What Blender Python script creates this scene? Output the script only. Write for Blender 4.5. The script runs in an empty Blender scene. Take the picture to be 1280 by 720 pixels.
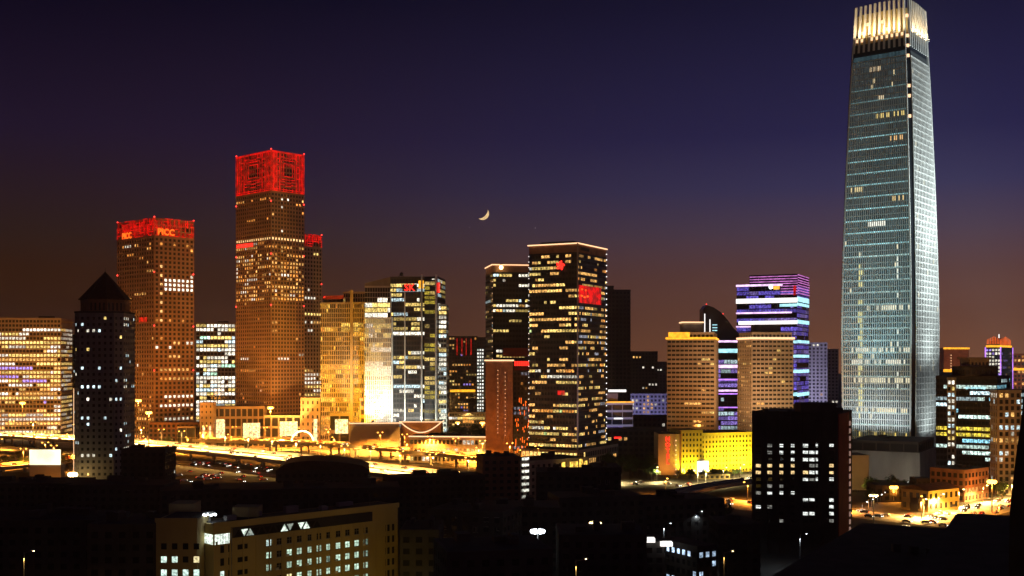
import bpy, math, random
from mathutils import Vector
C = bpy.context.scene
COL = C.collection
R = math.radians
# ---------------------------------------------------------------- camera
F = 1422.0      # focal length in photo pixels
H = 75.0        # camera height above the street
HY = 450.0      # horizon row
cam = bpy.data.cameras.new('camera'); co = bpy.data.objects.new('camera', cam); COL.objects.link(co)
co.location = (0, 0, H); co.rotation_euler = (R(90), 0, 0)
cam.sensor_width = 36; cam.lens = 36 * F / 1280; cam.shift_y = (HY - 360) / 1280
cam.clip_start = 1; cam.clip_end = 40000
C.camera = co
# ---------------------------------------------------------------- world: dusk sky over a lit city
w = bpy.data.worlds.new('World'); C.world = w; w.use_nodes = True
nt = w.node_tree; nt.nodes.clear()
N = nt.nodes.new; L = nt.links.new
out = N('ShaderNodeOutputWorld')
tc = N('ShaderNodeTexCoord'); sep = N('ShaderNodeSeparateXYZ'); L(tc.outputs['Generated'], sep.inputs[0])
def ramp(stops):
    r = N('ShaderNodeValToRGB'); L(sep.outputs['Z'], r.inputs[0]); e = r.color_ramp.elements
    while len(e) < len(stops): e.new(0.5)
    for q, (p, c) in zip(e, stops):
        q.position = p; q.color = tuple(((v / 255 + 0.055) / 1.055) ** 2.4 if v > 10 else v / 255 / 12.92 for v in c) + (1,)
    return r
left = ramp([(0, (62, 33, 12)), (.07, (52, 27, 10)), (.105, (43, 28, 25)), (.186, (30, 20, 42)), (.30, (6, 5, 24)), (.5, (6, 5, 20))])
right = ramp([(0, (142, 90, 60)), (.035, (124, 80, 62)), (.075, (100, 68, 66)), (.11, (80, 64, 82)), (.146, (57, 53, 88)), (.19, (40, 37, 75)), (.30, (23, 21, 48)), (.5, (12, 11, 30))])
mr = N('ShaderNodeMapRange'); mr.interpolation_type = 'SMOOTHSTEP'; mr.inputs['From Min'].default_value = -.42; mr.inputs['From Max'].default_value = .42
L(sep.outputs['X'], mr.inputs['Value'])
mx = N('ShaderNodeMix'); mx.data_type = 'RGBA'; L(mr.outputs[0], mx.inputs[0]); L(left.outputs[0], mx.inputs[6]); L(right.outputs[0], mx.inputs[7])
bg = N('ShaderNodeBackground'); L(mx.outputs[2], bg.inputs[0]); bg.inputs[1].default_value = 1.0
sky = N('ShaderNodeTexSky'); sky.sky_type = 'NISHITA'; sky.sun_disc = False; sky.sun_elevation = R(-6); sky.sun_rotation = R(20)
bg2 = N('ShaderNodeBackground'); L(sky.outputs[0], bg2.inputs[0]); bg2.inputs[1].default_value = .01
ad = N('ShaderNodeAddShader'); L(bg.outputs[0], ad.inputs[0]); L(bg2.outputs[0], ad.inputs[1]); L(ad.outputs[0], out.inputs[0])
# the young moon's faint light
sl = bpy.data.lights.new('moonlight', 'SUN'); sl.energy = .012; sl.angle = R(.5); sl.color = (.8, .85, 1)
so = bpy.data.objects.new('moonlight', sl); COL.objects.link(so); so.rotation_euler = (R(-80), 0, R(5))
C.view_settings.view_transform = 'Standard'; C.view_settings.look = 'None'; C.view_settings.exposure = 0; C.view_settings.gamma = 1
C.cycles.use_denoising = True; C.cycles.max_bounces = 5; C.cycles.diffuse_bounces = 2; C.cycles.glossy_bounces = 3
C.cycles.sample_clamp_indirect = 4.0
C.cycles.use_light_tree = True

# ---------------------------------------------------------------- helpers
def X(px, Y): return (px - 640) / F * Y
def Z(py, Y): return H + (HY - py) * Y / F
def GY(py, z=0): return (H - z) * F / (py - HY)
V = Vector

class MB:
    """collects boxes, tubes and quads in world coordinates; one material slot each"""
    def __init__(s): s.v = []; s.f = []; s.c = []
    def face(s, pts, col=(0, 0, 0)):
        n = len(s.v); s.v += [tuple(p) for p in pts]; s.f.append(tuple(range(n, n + len(pts)))); s.c.append(col)
    def prism(s, poly, z0, z1, col=(0, 0, 0), top=None):
        n = len(s.v); k = len(poly); top = top or poly
        s.v += [(p[0], p[1], z0) for p in poly] + [(p[0], p[1], z1) for p in top]
        s.f.append(tuple(range(n + k - 1, n - 1, -1))); s.f.append(tuple(range(n + k, n + 2 * k)))
        for i in range(k):
            j = (i + 1) % k; s.f.append((n + i, n + j, n + k + j, n + k + i))
        s.c += [col] * (k + 2)
    def box(s, x0, x1, y0, y1, z0, z1, col=(0, 0, 0)):
        s.prism([(x0, y0), (x1, y0), (x1, y1), (x0, y1)], z0, z1, col)
    def obox(s, o, u, n, a0, a1, b0, b1, z0, z1, col=(0, 0, 0)):
        """box along direction u (a), outward n (b) from origin o"""
        q = lambda a, b: (o[0] + u[0] * a + n[0] * b, o[1] + u[1] * a + n[1] * b)
        s.prism([q(a0, b1), q(a1, b1), q(a1, b0), q(a0, b0)], z0, z1, col)
    def hexa(s, pts, col=(0, 0, 0)):
        n = len(s.v); s.v += [tuple(p) for p in pts]
        for f in ((3, 2, 1, 0), (4, 5, 6, 7), (0, 1, 5, 4), (1, 2, 6, 5), (2, 3, 7, 6), (3, 0, 4, 7)):
            s.f.append(tuple(n + i for i in f)); s.c.append(col)
    def tube(s, p, q, r0, r1=None, k=8, col=(0, 0, 0)):
        r1 = r0 if r1 is None else r1; p = V(p); q = V(q); d = (q - p).normalized()
        a = d.cross(V((0, 0, 1)) if abs(d.z) < .9 else V((1, 0, 0))).normalized(); b = d.cross(a)
        n = len(s.v)
        for c_, r in ((p, r0), (q, r1)):
            for i in range(k):
                t = 2 * math.pi * i / k; s.v.append(tuple(c_ + a * r * math.cos(t) + b * r * math.sin(t)))
        s.f.append(tuple(range(n + k - 1, n - 1, -1))); s.f.append(tuple(range(n + k, n + 2 * k))); s.c += [col] * 2
        for i in range(k):
            j = (i + 1) % k; s.f.append((n + i, n + j, n + k + j, n + k + i)); s.c.append(col)
    def ball(s, c, r, col=(0, 0, 0), sz=1, k=8):
        n = len(s.v); rows = 5
        for i in range(rows + 1):
            ph = math.pi * i / rows
            for j in range(k):
                t = 2 * math.pi * j / k
                s.v.append((c[0] + r * math.sin(ph) * math.cos(t), c[1] + r * math.sin(ph) * math.sin(t), c[2] + r * sz * math.cos(ph)))
        for i in range(rows):
            for j in range(k):
                a = n + i * k + j; b = n + i * k + (j + 1) % k; s.f.append((a, a + k, b + k, b)); s.c.append(col)
    def mesh(s, name, mat, org=(0, 0, 0)):
        m = bpy.data.meshes.new(name)
        m.from_pydata([(x - org[0], y - org[1], z - org[2]) for x, y, z in s.v], [], s.f)
        m.materials.append(mat)
        at = m.attributes.new('glow', 'FLOAT_COLOR', 'FACE')
        buf = []
        for c in s.c: buf += [c[0], c[1], c[2], 1]
        at.data.foreach_set('color', buf)
        return m
    def build(s, name, mat, root=None, org=(0, 0, 0), label=None):
        o = bpy.data.objects.new(name, s.mesh(name, mat, org)); COL.objects.link(o)
        if root is not None: o.parent = root
        else: o.location = org
        if label: o['label'] = label
        return o

def empty(name, loc, label, cat, group=None):
    o = bpy.data.objects.new(name, None); COL.objects.link(o); o.location = loc; o.empty_display_size = 1
    o['label'] = label; o['category'] = cat
    if group: o['group'] = group
    return o
def tag(o, label, cat, group=None):
    o['label'] = label; o['category'] = cat
    if group: o['group'] = group
    return o
def struct(name, mb, mat):
    o = mb.build(name, mat); o['kind'] = 'structure'; return o
def dup(root, loc=None, rotz=None, label=None):
    r = root.copy(); COL.objects.link(r)
    if loc is not None: r.location = loc
    if rotz is not None: r.rotation_euler = (0, 0, rotz)
    if label: r['label'] = label
    for ch in list(root.children):
        c = ch.copy(); COL.objects.link(c); c.parent = r
        for g in ch.children:
            d = g.copy(); COL.objects.link(d); d.parent = c
    return r

# ---------------------------------------------------------------- materials
def mat(name, col, rough=.8, metal=0, noise=.25, scale=.15, bump=0, spec=.3, streak=0):
    m = bpy.data.materials.new(name); m.use_nodes = True; t = m.node_tree; b = t.nodes['Principled BSDF']
    b.inputs['Roughness'].default_value = rough; b.inputs['Metallic'].default_value = metal
    b.inputs['Specular IOR Level'].default_value = spec
    g = t.nodes.new('ShaderNodeNewGeometry'); n = t.nodes.new('ShaderNodeTexNoise'); n.inputs['Scale'].default_value = scale
    n.inputs['Detail'].default_value = 6; mp = t.nodes.new('ShaderNodeMapping')
    if streak: mp.inputs['Scale'].default_value = (1, 1, streak)
    t.links.new(g.outputs['Position'], mp.inputs[0]); t.links.new(mp.outputs[0], n.inputs['Vector'])
    r = t.nodes.new('ShaderNodeMapRange'); r.inputs['From Min'].default_value = .3; r.inputs['From Max'].default_value = .7
    r.inputs['To Min'].default_value = 1 - noise; r.inputs['To Max'].default_value = 1 + noise
    t.links.new(n.outputs[0], r.inputs[0])
    k = t.nodes.new('ShaderNodeVectorMath'); k.operation = 'SCALE'; k.inputs[0].default_value = col
    t.links.new(r.outputs[0], k.inputs['Scale']); t.links.new(k.outputs[0], b.inputs['Base Color'])
    if bump:
        bp = t.nodes.new('ShaderNodeBump'); bp.inputs['Strength'].default_value = bump
        t.links.new(n.outputs[0], bp.inputs['Height']); t.links.new(bp.outputs[0], b.inputs['Normal'])
    return m
def glowmat(name, gain=1.0, base=(.02, .022, .025), rough=.12, var=.75, scale=.9, sample=False):
    """glass in front of lit rooms: what is on behind each pane is stored per window"""
    m = bpy.data.materials.new(name); m.use_nodes = True; t = m.node_tree; b = t.nodes['Principled BSDF']
    b.inputs['Base Color'].default_value = base + (1,); b.inputs['Roughness'].default_value = rough
    a = t.nodes.new('ShaderNodeAttribute'); a.attribute_name = 'glow'
    g = t.nodes.new('ShaderNodeNewGeometry'); n = t.nodes.new('ShaderNodeTexNoise'); n.inputs['Scale'].default_value = scale; n.inputs['Detail'].default_value = 3
    t.links.new(g.outputs['Position'], n.inputs['Vector'])
    r = t.nodes.new('ShaderNodeMapRange'); r.inputs['From Min'].default_value = .35; r.inputs['From Max'].default_value = .65
    r.inputs['To Min'].default_value = (1 - var) * gain; r.inputs['To Max'].default_value = (1 + var) * gain
    t.links.new(n.outputs[0], r.inputs[0])
    t.links.new(a.outputs['Color'], b.inputs['Emission Color']); t.links.new(r.outputs[0], b.inputs['Emission Strength'])
    m.cycles.emission_sampling = 'AUTO' if sample else 'NONE'
    return m
def emit(name, col, s=1.0, var=0.0, scale=.3, sample=False):
    m = bpy.data.materials.new(name); m.use_nodes = True; t = m.node_tree; b = t.nodes['Principled BSDF']
    b.inputs['Base Color'].default_value = (.1, .1, .1, 1)
    b.inputs['Emission Color'].default_value = tuple(col) + (1,); b.inputs['Emission Strength'].default_value = s
    if var:
        g = t.nodes.new('ShaderNodeNewGeometry'); n = t.nodes.new('ShaderNodeTexNoise'); n.inputs['Scale'].default_value = scale
        t.links.new(g.outputs['Position'], n.inputs['Vector'])
        r = t.nodes.new('ShaderNodeMapRange'); r.inputs['From Min'].default_value = .35; r.inputs['From Max'].default_value = .65
        r.inputs['To Min'].default_value = (1 - var) * s; r.inputs['To Max'].default_value = (1 + var) * s
        t.links.new(n.outputs[0], r.inputs[0]); t.links.new(r.outputs[0], b.inputs['Emission Strength'])
    m.cycles.emission_sampling = 'AUTO' if sample else 'NONE'
    return m
M = dict(
    stone=mat('pale_stone', (.40, .34, .29), .85, noise=.18, scale=.08),
    stone_red=mat('reddish_stone', (.36, .25, .19), .85, noise=.2, scale=.08),
    brick=mat('brown_brick', (.30, .16, .10), .9, noise=.25, scale=.2),
    conc=mat('concrete', (.30, .29, .27), .9, noise=.25, scale=.1, streak=.3),
    dark=mat('dark_cladding', (.035, .032, .035), .5, noise=.3, scale=.1),
    darkconc=mat('night_dark_concrete', (.06, .055, .05), .9, noise=.35, scale=.12),  # the unlit foreground's darkness is put into this concrete's colour
    roof=mat('roof_felt', (.035, .033, .033), .95, noise=.4, scale=.2),
    tile=mat('roof_tiles', (.07, .035, .025), .9, noise=.4, scale=.5),
    asphalt=mat('asphalt', (.06, .058, .055), .75, noise=.35, scale=.08, bump=.1),
    deck=mat('worn_road_concrete', (.34, .33, .31), .7, noise=.3, scale=.12),
    paving=mat('paving', (.30, .28, .25), .85, noise=.3, scale=.1),
    ground=mat('city_ground', (.05, .047, .043), .95, noise=.5, scale=.03),
    paint=mat('road_paint', (.75, .73, .68), .6, noise=.15),
    metal=mat('grey_metal', (.35, .35, .36), .4, metal=.8, noise=.15),
    pole=mat('painted_steel_pole', (.22, .22, .22), .5, noise=.1),
    silver=mat('silver_fins', (.62, .62, .62), .45, metal=.3, noise=.1, scale=.05),
    glassd=mat('dark_curtain_glass', (.02, .025, .03), .12, noise=.3, scale=.05, spec=.6),
    cream=mat('cream_render', (.42, .33, .14), .9, noise=.14, scale=.12, streak=.3),
    yellow=mat('yellow_render', (.62, .50, .16), .85, noise=.1, scale=.15),
    leaf=mat('leaves', (.05, .09, .03), .8, noise=.5, scale=.4),
    bark=mat('bark', (.07, .05, .035), .95, noise=.3, scale=1.5),
    redwall=mat('red_painted_wall', (.28, .04, .03), .9, noise=.25, scale=.15),
    white=mat('white_panel', (.7, .7, .68), .6, noise=.08),
    carw=mat('white_car_paint', (.75, .75, .75), .25, noise=.03, spec=.5), card=mat('dark_car_paint', (.03, .03, .035), .25, noise=.03, spec=.5),
    carr=mat('red_car_paint', (.35, .03, .02), .25, noise=.03, spec=.5), rubber=mat('tyre_rubber', (.02, .02, .02), .9, noise=.1),
    win=glowmat('window_glass', 1.3), winsoft=glowmat('window_glass_soft', var=.25), winroom=glowmat('room_window_glass', var=.55, scale=1.4),
    led_red=emit('red_led_lines', (1, .003, .003), .68, .6, .25, True), led_redhot=emit('red_sign_light', (1, .02, .012), 2.6),
    led_sign=emit('orange_red_sign_light', (1, .14, .01), 1.8),
    led_warm=emit('warm_led_line', (1, .58, .30), 1.7), led_gold=emit('gold_led_line', (1, .42, .02), 1.6, .25),
    led_white=emit('white_led_line', (1, .95, .9), 1.6), led_violet=emit('violet_led_line', (.55, .22, 1), 1.5, .3),
    led_lilac=emit('lilac_led_line', (.95, .62, 1), 1.5, .3), led_pink=emit('pink_led_line', (.85, .25, .8), .8, .4, .3),
    led_cyan=emit('cyan_led_line', (.45, .9, 1), 1.3, .3), led_blue=emit('blue_led_line', (.12, .12, .9), .8, .4),
    lamp_sodium=emit('sodium_lamp', (1, .42, .06), 9), lamp_warm=emit('warm_lamp', (1, .72, .30), 9), lamp_white=emit('white_lamp', (.85, .95, 1), 9),
    head=emit('headlight', (1, .95, .8), 7), tail=emit('tail_light', (1, .03, .01), 3), beacon=emit('red_beacon', (1, .04, .03), 3),
)
OFF = (0, 0, 0); WARM = (1.0, .52, .14); YEL = (1.0, .70, .20); WHITE = (1.0, .93, .75); COOL = (.72, .95, 1.0); ORG = (1.0, .38, .07)
VIO = (.45, .3, 1.0); GREEN = (.55, 1, .7); DIMY = (.35, .24, .09); DIMG = (.08, .1, .08)
def lit(p=.2, pal=((WARM, 1),), seed=0, run=.6, rows=None, dim=(.5, 1.2), row_var=.8):
    """returns f(c, r, nc, nr): lit floors come in runs of neighbouring windows"""
    rng = random.Random(seed); state = {}
    cols = [c for c, k in pal]; ws = [k for c, k in pal]
    def f(c, r, nc, nr):
        pr = p
        if rows: pr = rows(r / max(1, nr - 1), c / max(1, nc - 1))
        if c == 0 or 'row' not in state:
            state['row'] = rng.uniform(1 - row_var, 1 + row_var); state['on'] = None
        if state.get('on') is not None and rng.random() < run: on = state['on']
        else:
            on = rng.random() < pr * state['row']
            if on: state['col'] = rng.choices(cols, ws)[0]; state['k'] = rng.uniform(*dim)
        state['on'] = on
        if not on or pr <= 0: return OFF
        k = state['k'] * rng.uniform(.75, 1.15); c_ = state['col']
        return (c_[0] * k, c_[1] * k, c_[2] * k)
    return f
def quadpoly(pxc, Y, pxl, pxr, ang, wl=None, wr=None):
    """footprint with its near corner at pxc; left face runs to column pxl, right face to pxr"""
    a = R(ang); Cx = X(pxc, Y); dL = V((-math.cos(a), math.sin(a))); dR = V((math.sin(a), math.cos(a)))
    tl = (pxl - 640) / F; tr = (pxr - 640) / F
    if wl is None: wl = (Cx - tl * Y) / (math.cos(a) + tl * math.sin(a))
    if wr is None: wr = (tr * Y - Cx) / (math.sin(a) - tr * math.cos(a))
    c = V((Cx, Y)); return [c + dL * wl, c, c + dR * wr, c + dL * wl + dR * wr]
def front(pl, pr, Y, depth=25, skew=0):
    """footprint facing the camera between two columns; skew moves the right end back"""
    a = V((X(pl, Y), Y)); b = V((X(pr, Y + skew), Y + skew)); u = (b - a).normalized(); n = V((-u.y, u.x))
    return [a, b, b + n * depth, a + n * depth]
def inset(poly, d):
    c = sum(poly, V((0, 0))) / len(poly); res = []
    k = len(poly)
    for i in range(k):
        p0, p1, p2 = poly[i - 1], poly[i], poly[(i + 1) % k]
        e1 = (p1 - p0).normalized(); e2 = (p2 - p1).normalized()
        n1 = V((-e1.y, e1.x)); n2 = V((-e2.y, e2.x)); b = n1 + n2
        res.append(p1 + b * (d / max(.3, 1 + n1.dot(n2))))
    return res

class Bld:
    def __init__(s, name, label, cat, poly, z0=0, group=None):
        c = sum(poly, V((0, 0))) / len(poly); s.org = (c.x, c.y, z0); s.poly = poly; s.z0 = z0
        s.root = empty(name, s.org, label, cat, group); s.w = []; s.glass = M['win']; s.framemat = M['conc']
    def part(s, name, mb, m, label=None, parent=None):
        if not mb.f: return None
        return mb.build(name, m, s.root if parent is None else parent, s.org, label)
    def faces(s, poly=None):
        poly = poly or s.poly; res = []
        for i in range(len(poly)):
            p, q = poly[i], poly[(i + 1) % len(poly)]; u = (q - p).normalized(); n = V((u.y, -u.x)); mid = (p + q) / 2
            if n.dot(mid) < 0: res.append((p, u, (q - p).length, n))
        return res
    def tier(s, z1, m, z0=None, poly=None, cell=(3.6, 3.6), pier=.4, span=.45, depth=.45, lf=None, lfs=None, name='wall', margin=0, parapet=1.2, roof=True, label=None, foot=0, pierd=None):
        """one volume: core, pier-and-spandrel grid on the faces in view, glass set back in it"""
        poly = poly or s.poly; z0 = s.z0 if z0 is None else z0; mb = MB()
        mb.prism(poly, z0, z1 - .02)
        for i, (o, u, wd, n) in enumerate(s.faces(poly)):
            f = (lfs[i] if lfs and i < len(lfs) else lf)
            cw, ch = cell; zz0 = z0 + foot
            nc = max(1, round((wd - 2 * margin) / cw)); nr = max(1, round((z1 - parapet - zz0) / ch))
            cw = (wd - 2 * margin) / nc; ch = (z1 - parapet - zz0) / nr; pw = cw * pier / 2; sh = ch * span / 2
            pd = depth if pierd is None else pierd
            if pier > 0:
                for c in range(nc + 1):
                    a = margin + c * cw
                    a0 = 0 if c == 0 else a - pw; a1 = wd if c == nc else a + pw
                    mb.obox(o, u, n, a0, a1, -.3, pd, zz0, z1 - .05)
            for r in range(nr + 1):
                zc = zz0 + r * ch; zb = z0 if r == 0 else zc - sh; zt = z1 if r == nr else zc + sh
                mb.obox(o, u, n, -depth * .5, wd + depth * .5, -.3, depth - .06, zb, zt)
            if f:
                ww = pw if pier > 0 else cw * .03
                for r in range(nr):
                    for c in range(nc):
                        col = f(c, r, nc, nr)
                        a0 = margin + c * cw + ww; a1 = margin + (c + 1) * cw - ww
                        s.pane(o, u, n, a0, a1, zz0 + r * ch + sh, zz0 + (r + 1) * ch - sh, col)
        ob = s.part(name, mb, m, label)
        if roof:
            rb = MB(); rb.prism(inset(poly, .5), z1 - .015, z1 + .03); s.part('roof', rb, M['roof'])
        return ob
    def pane(s, o, u, n, a0, a1, z0, z1, col, off=.08, frame=None):
        q = lambda a, z: (o[0] + u[0] * a + n[0] * off, o[1] + u[1] * a + n[1] * off, z)
        s.w.append((([q(a0, z0), q(a1, z0), q(a1, z1), q(a0, z1)]), col, (a1 - a0) * (z1 - z0) * abs(n[0] * o[0] + n[1] * o[1]) / (o[0] ** 2 + o[1] ** 2) ** 1.5, frame))
    def pxwin(s, fi, px, py, w_, h_, col, frame=None, poly=None):
        """window at a measured place on face fi: the sight line meets the real wall"""
        o, u, wd, n = s.faces(poly)[fi]; t = (px - 640) / F
        # o + u a on the ray x = t y
        a = (t * o.y - o.x) / (u.x - t * u.y); Y = o.y + u.y * a; z = Z(py, Y)
        frame = MB(); s.pane(o, u, n, a - w_ / 2, a + w_ / 2, z - h_ / 2, z + h_ / 2, col, off=.06, frame=frame)
        if 1:
            frame.obox(o, u, n, a - w_ / 2 - .15, a + w_ / 2 + .15, .0, .25, z - h_ / 2 - .2, z - h_ / 2)
            frame.obox(o, u, n, a - w_ / 2 - .15, a + w_ / 2 + .15, .0, .2, z + h_ / 2, z + h_ / 2 + .12)
            for e in (-1, 1): frame.obox(o, u, n, a + e * w_ / 2 - (.15 if e < 0 else 0), a + e * w_ / 2 + (0 if e < 0 else .15), .0, .18, z - h_ / 2 - .01, z + h_ / 2 + .01)
    def text(s, txt, fi, a, z, size, m, poly=None, off=.9, vertical=False, bold=.02, name='sign'):
        o, u, wd, n = s.faces(poly)[fi]
        lines = list(txt) if vertical else [txt]; grp = []
        for i, t in enumerate(lines):
            cu = bpy.data.curves.new('t', 'FONT'); cu.body = t; cu.size = size; cu.extrude = .15; cu.offset = bold * size; cu.align_x = 'CENTER'; cu.align_y = 'CENTER'; cu.resolution_u = 2
            ob = bpy.data.objects.new('t', cu); COL.objects.link(ob); bpy.context.view_layer.update()
            me = bpy.data.meshes.new_from_object(ob.evaluated_get(bpy.context.evaluated_depsgraph_get()))
            bpy.data.objects.remove(ob)
            zz = z - i * size * .95
            for v_ in me.vertices:
                x, y, d = v_.co; p = o + u * (a + x) + n * (off + d)
                v_.co = (p.x - s.org[0], p.y - s.org[1], zz + y - s.org[2])
            me.materials.clear(); me.materials.append(m); grp.append(me)
        for me in grp:
            me.name = name; ob = bpy.data.objects.new(name if len(grp) == 1 else 'sign_letter', me); COL.objects.link(ob); ob.parent = s.root
    def beacons(s, pts, r=.9):
        for p in pts:
            mb = MB(); mb.ball(p, r, k=6); s.part('beacon', mb, M['beacon'])
    def finish(s, cap=100):
        ws = s.w
        rng = random.Random(len(ws)); rng.shuffle(ws)
        ws.sort(key=lambda q: -round(q[2] * 1e5, 2)); first = ws[:cap] if len(ws) > cap else ws; rest = ws[len(first):]
        for pts, col, _, fr_ in first:
            mb = MB(); mb.face(pts, col); wo = s.part('window', mb, s.glass)
            if fr_ is not None: s.part('frame', fr_, s.framemat, parent=wo)
        if rest:
            mb = MB()
            fb = MB()
            for pts, col, _, fr_ in rest:
                mb.face(pts, col)
                if fr_ is not None:
                    k = len(fb.v); fb.v += fr_.v; fb.f += [tuple(i + k for i in f) for f in fr_.f]; fb.c += fr_.c
            o = s.part('window', mb, s.glass); o['kind'] = 'stuff'
            if fb.f: s.part('frame', fb, s.framemat, parent=o)['kind'] = 'stuff'
        return s
def bar(B, fi, a0, a1, z0, z1, m, name='light_strip', b0=.5, b1=.75, poly=None, label=None):
    o, u, wd, n = B.faces(poly)[fi]; mb = MB(); mb.obox(o, u, n, a0 if a0 is not None else -b1, a1 if a1 is not None else wd + b1, b0, b1, z0, z1)
    return B.part(name, mb, m, label)
def railtop(B, z, m, h=.9, poly=None, name='light_strip', b0=.5, b1=.9):
    for i in range(len(B.faces(poly))): bar(B, i, None if 0 else -b1, None, z, z + h, m, name, b0, b1, poly)
def clutter(B, poly, z, seed, n=4, hmax=3, m=None):
    """plant rooms and ducts on a roof"""
    rng = random.Random(seed); p0, p1, p2, p3 = poly[:4]
    for i in range(n):
        a, b = rng.uniform(.12, .75), rng.uniform(.15, .7); p = p0.lerp(p1, a).lerp(p3.lerp(p2, a), b)
        mb = MB(); u = (p1 - p0).normalized(); v = V((-u.y, u.x)); k = (p1 - p0).length
        mb.obox(p, u, v, 0, rng.uniform(.06, .16) * k, 0, rng.uniform(2, 5), z, z + rng.uniform(1.2, hmax))
        B.part('rooftop_unit', mb, m or M['darkconc'])

# ================================================================ ground and roads
g = MB(); g.face([(-5600, -300, -.02), (5600, -300, -.02), (5600, 6300, -.02), (-5600, 6300, -.02)]); struct('ground', g, M['ground'])
def ribbon(pts, z, width, m, name, thick=0, parapet=True, kind=True):
    """road along measured points (column, row) lying at height z"""
    P = [V((X(px, GY(py, z)), GY(py, z))) for px, py in pts]
    # smooth
    Q = []
    for i in range(len(P) - 1):
        p0 = P[max(0, i - 1)]; p1 = P[i]; p2 = P[i + 1]; p3 = P[min(len(P) - 1, i + 2)]
        for k in range(6):
            t = k / 6; Q.append(.5 * ((2 * p1) + (p2 - p0) * t + (2 * p0 - 5 * p1 + 4 * p2 - p3) * t * t + (3 * p1 - p0 - 3 * p2 + p3) * t ** 3))
    Q.append(P[-1])
    T = [(Q[min(i + 1, len(Q) - 1)] - Q[max(0, i - 1)]).normalized() for i in range(len(Q))]
    Nn = [V((-t.y, t.x)) for t in T]
    def strip(mb, a, b, z0, z1):
        for i in range(len(Q) - 1):
            c = [Q[i] + Nn[i] * a, Q[i + 1] + Nn[i + 1] * a, Q[i + 1] + Nn[i + 1] * b, Q[i] + Nn[i] * b]
            if z1 > z0: mb.hexa([(q.x, q.y, z0) for q in c] + [(q.x, q.y, z1) for q in c])
            else: mb.face([(q.x, q.y, z0) for q in c])
    h = width / 2; mb = MB()
    strip(mb, -h, h, z - thick, z)
    road = struct(name, mb, m)
    if thick:
        for a0, a1, zb_, zt_, lab in ((-h - .3, -h, z - thick, z + .9, 'near'), (h, h + .3, z - thick, z + .9, 'far'), (-.25, .25, z + .004, z + .8, 'middle')):
            pb = MB(); strip(pb, a0, a1, zb_, zt_)
            nm_ = {'viaduct': 'long viaduct', 'overpass': 'upper overpass by the orange hall', 'slip_road': 'glowing slip road at the left edge', 'curved_slip_road': 'curved slip road below the lit office block', 'hotel_slip_road': 'slip road before the yellow hotel'}[name]
            tag(pb.build('parapet', M['conc']), 'concrete parapet along the %s of the %s' % ({'near': 'near edge', 'far': 'far edge', 'middle': 'middle'}[lab], nm_), 'parapet')
    mk = MB()
    for i in range(0, len(Q) - 1):
        for a in (-h * .68, -h * .36, h * .36, h * .68):
            if i % 2 == 0:
                m_ = [Q[i] + Nn[i] * (a - .12), Q[i + 1] + Nn[i + 1] * (a - .12), Q[i + 1] + Nn[i + 1] * (a + .12), Q[i] + Nn[i] * (a + .12)]
                mk.face([(q.x, q.y, z + .006) for q in m_])
    for a in (-h * .95, h * .95):
        for i in range(len(Q) - 1):
            m_ = [Q[i] + Nn[i] * (a - .1), Q[i + 1] + Nn[i + 1] * (a - .1), Q[i + 1] + Nn[i + 1] * (a + .1), Q[i] + Nn[i] * (a + .1)]
            mk.face([(q.x, q.y, z + .006) for q in m_])
    struct('road_markings', mk, M['paint'])
    return Q, T, Nn, h, z
def along(road, s):
    Q, T, Nn, h, z = road; ln = [0]
    for i in range(len(Q) - 1): ln.append(ln[-1] + (Q[i + 1] - Q[i]).length)
    s = max(0, min(ln[-1] - .01, s))
    for i in range(len(Q) - 1):
        if ln[i + 1] >= s:
            t = (s - ln[i]) / (ln[i + 1] - ln[i]); return Q[i].lerp(Q[i + 1], t), T[i], Nn[i]
def rlen(road): return sum((road[0][i + 1] - road[0][i]).length for i in range(len(road[0]) - 1))

# paved plaza and streets round the towers
gp = MB(); gp.face([(-900, 850, 0), (60, 700, 0), (60, 1500, 0), (-900, 1500, 0)]); struct('plaza_paving', gp, M['paving'])
viaduct = ribbon([(-90, 541), (0, 543), (90, 548), (165, 553), (250, 561), (330, 569), (400, 577), (460, 585), (530, 593), (604, 601), (720, 616)], 8, 38, M['deck'], 'viaduct', 1.6)
overpass = ribbon([(250, 549), (310, 551), (380, 553), (440, 556), (520, 563), (600, 571), (680, 580)], 8.6, 20, M['deck'], 'overpass', 1.5)
ramp_w = ribbon([(-90, 590), (-20, 585), (30, 580), (70, 575), (130, 568)], 6, 22, M['deck'], 'slip_road', 1.4)
ramp_m = ribbon([(-90, 562), (0, 564), (60, 569), (130, 578)], 5, 14, M['deck'], 'curved_slip_road', 1.2)
avenue = ribbon([(170, 581), (240, 580), (330, 586), (420, 600), (520, 611), (620, 620)], .02, 26, M['asphalt'], 'avenue')
inner = ribbon([(-60, 556), (200, 566), (400, 566), (560, 580), (700, 590)], .028, 30, M['asphalt'], 'ring_road')
east = ribbon([(760, 628), (880, 624), (940, 634), (1064, 642), (1130, 649), (1190, 655), (1240, 662)], .02, 26, M['deck'], 'east_boulevard')
side_road = ribbon([(1180, 652), (1215, 640), (1262, 630), (1330, 622)], .028, 26, M['deck'], 'side_street')
hot = ribbon([(770, 606), (830, 604), (880, 610), (940, 600), (1000, 590)], .02, 18, M['asphalt'], 'hotel_street')
hotr = ribbon([(848, 616), (890, 607), (941, 600)], 5, 12, M['deck'], 'hotel_slip_road', 1.2)
lane = ribbon([(484, 612), (540, 616), (604, 622)], .034, 16, M['deck'], 'service_lane')

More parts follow.
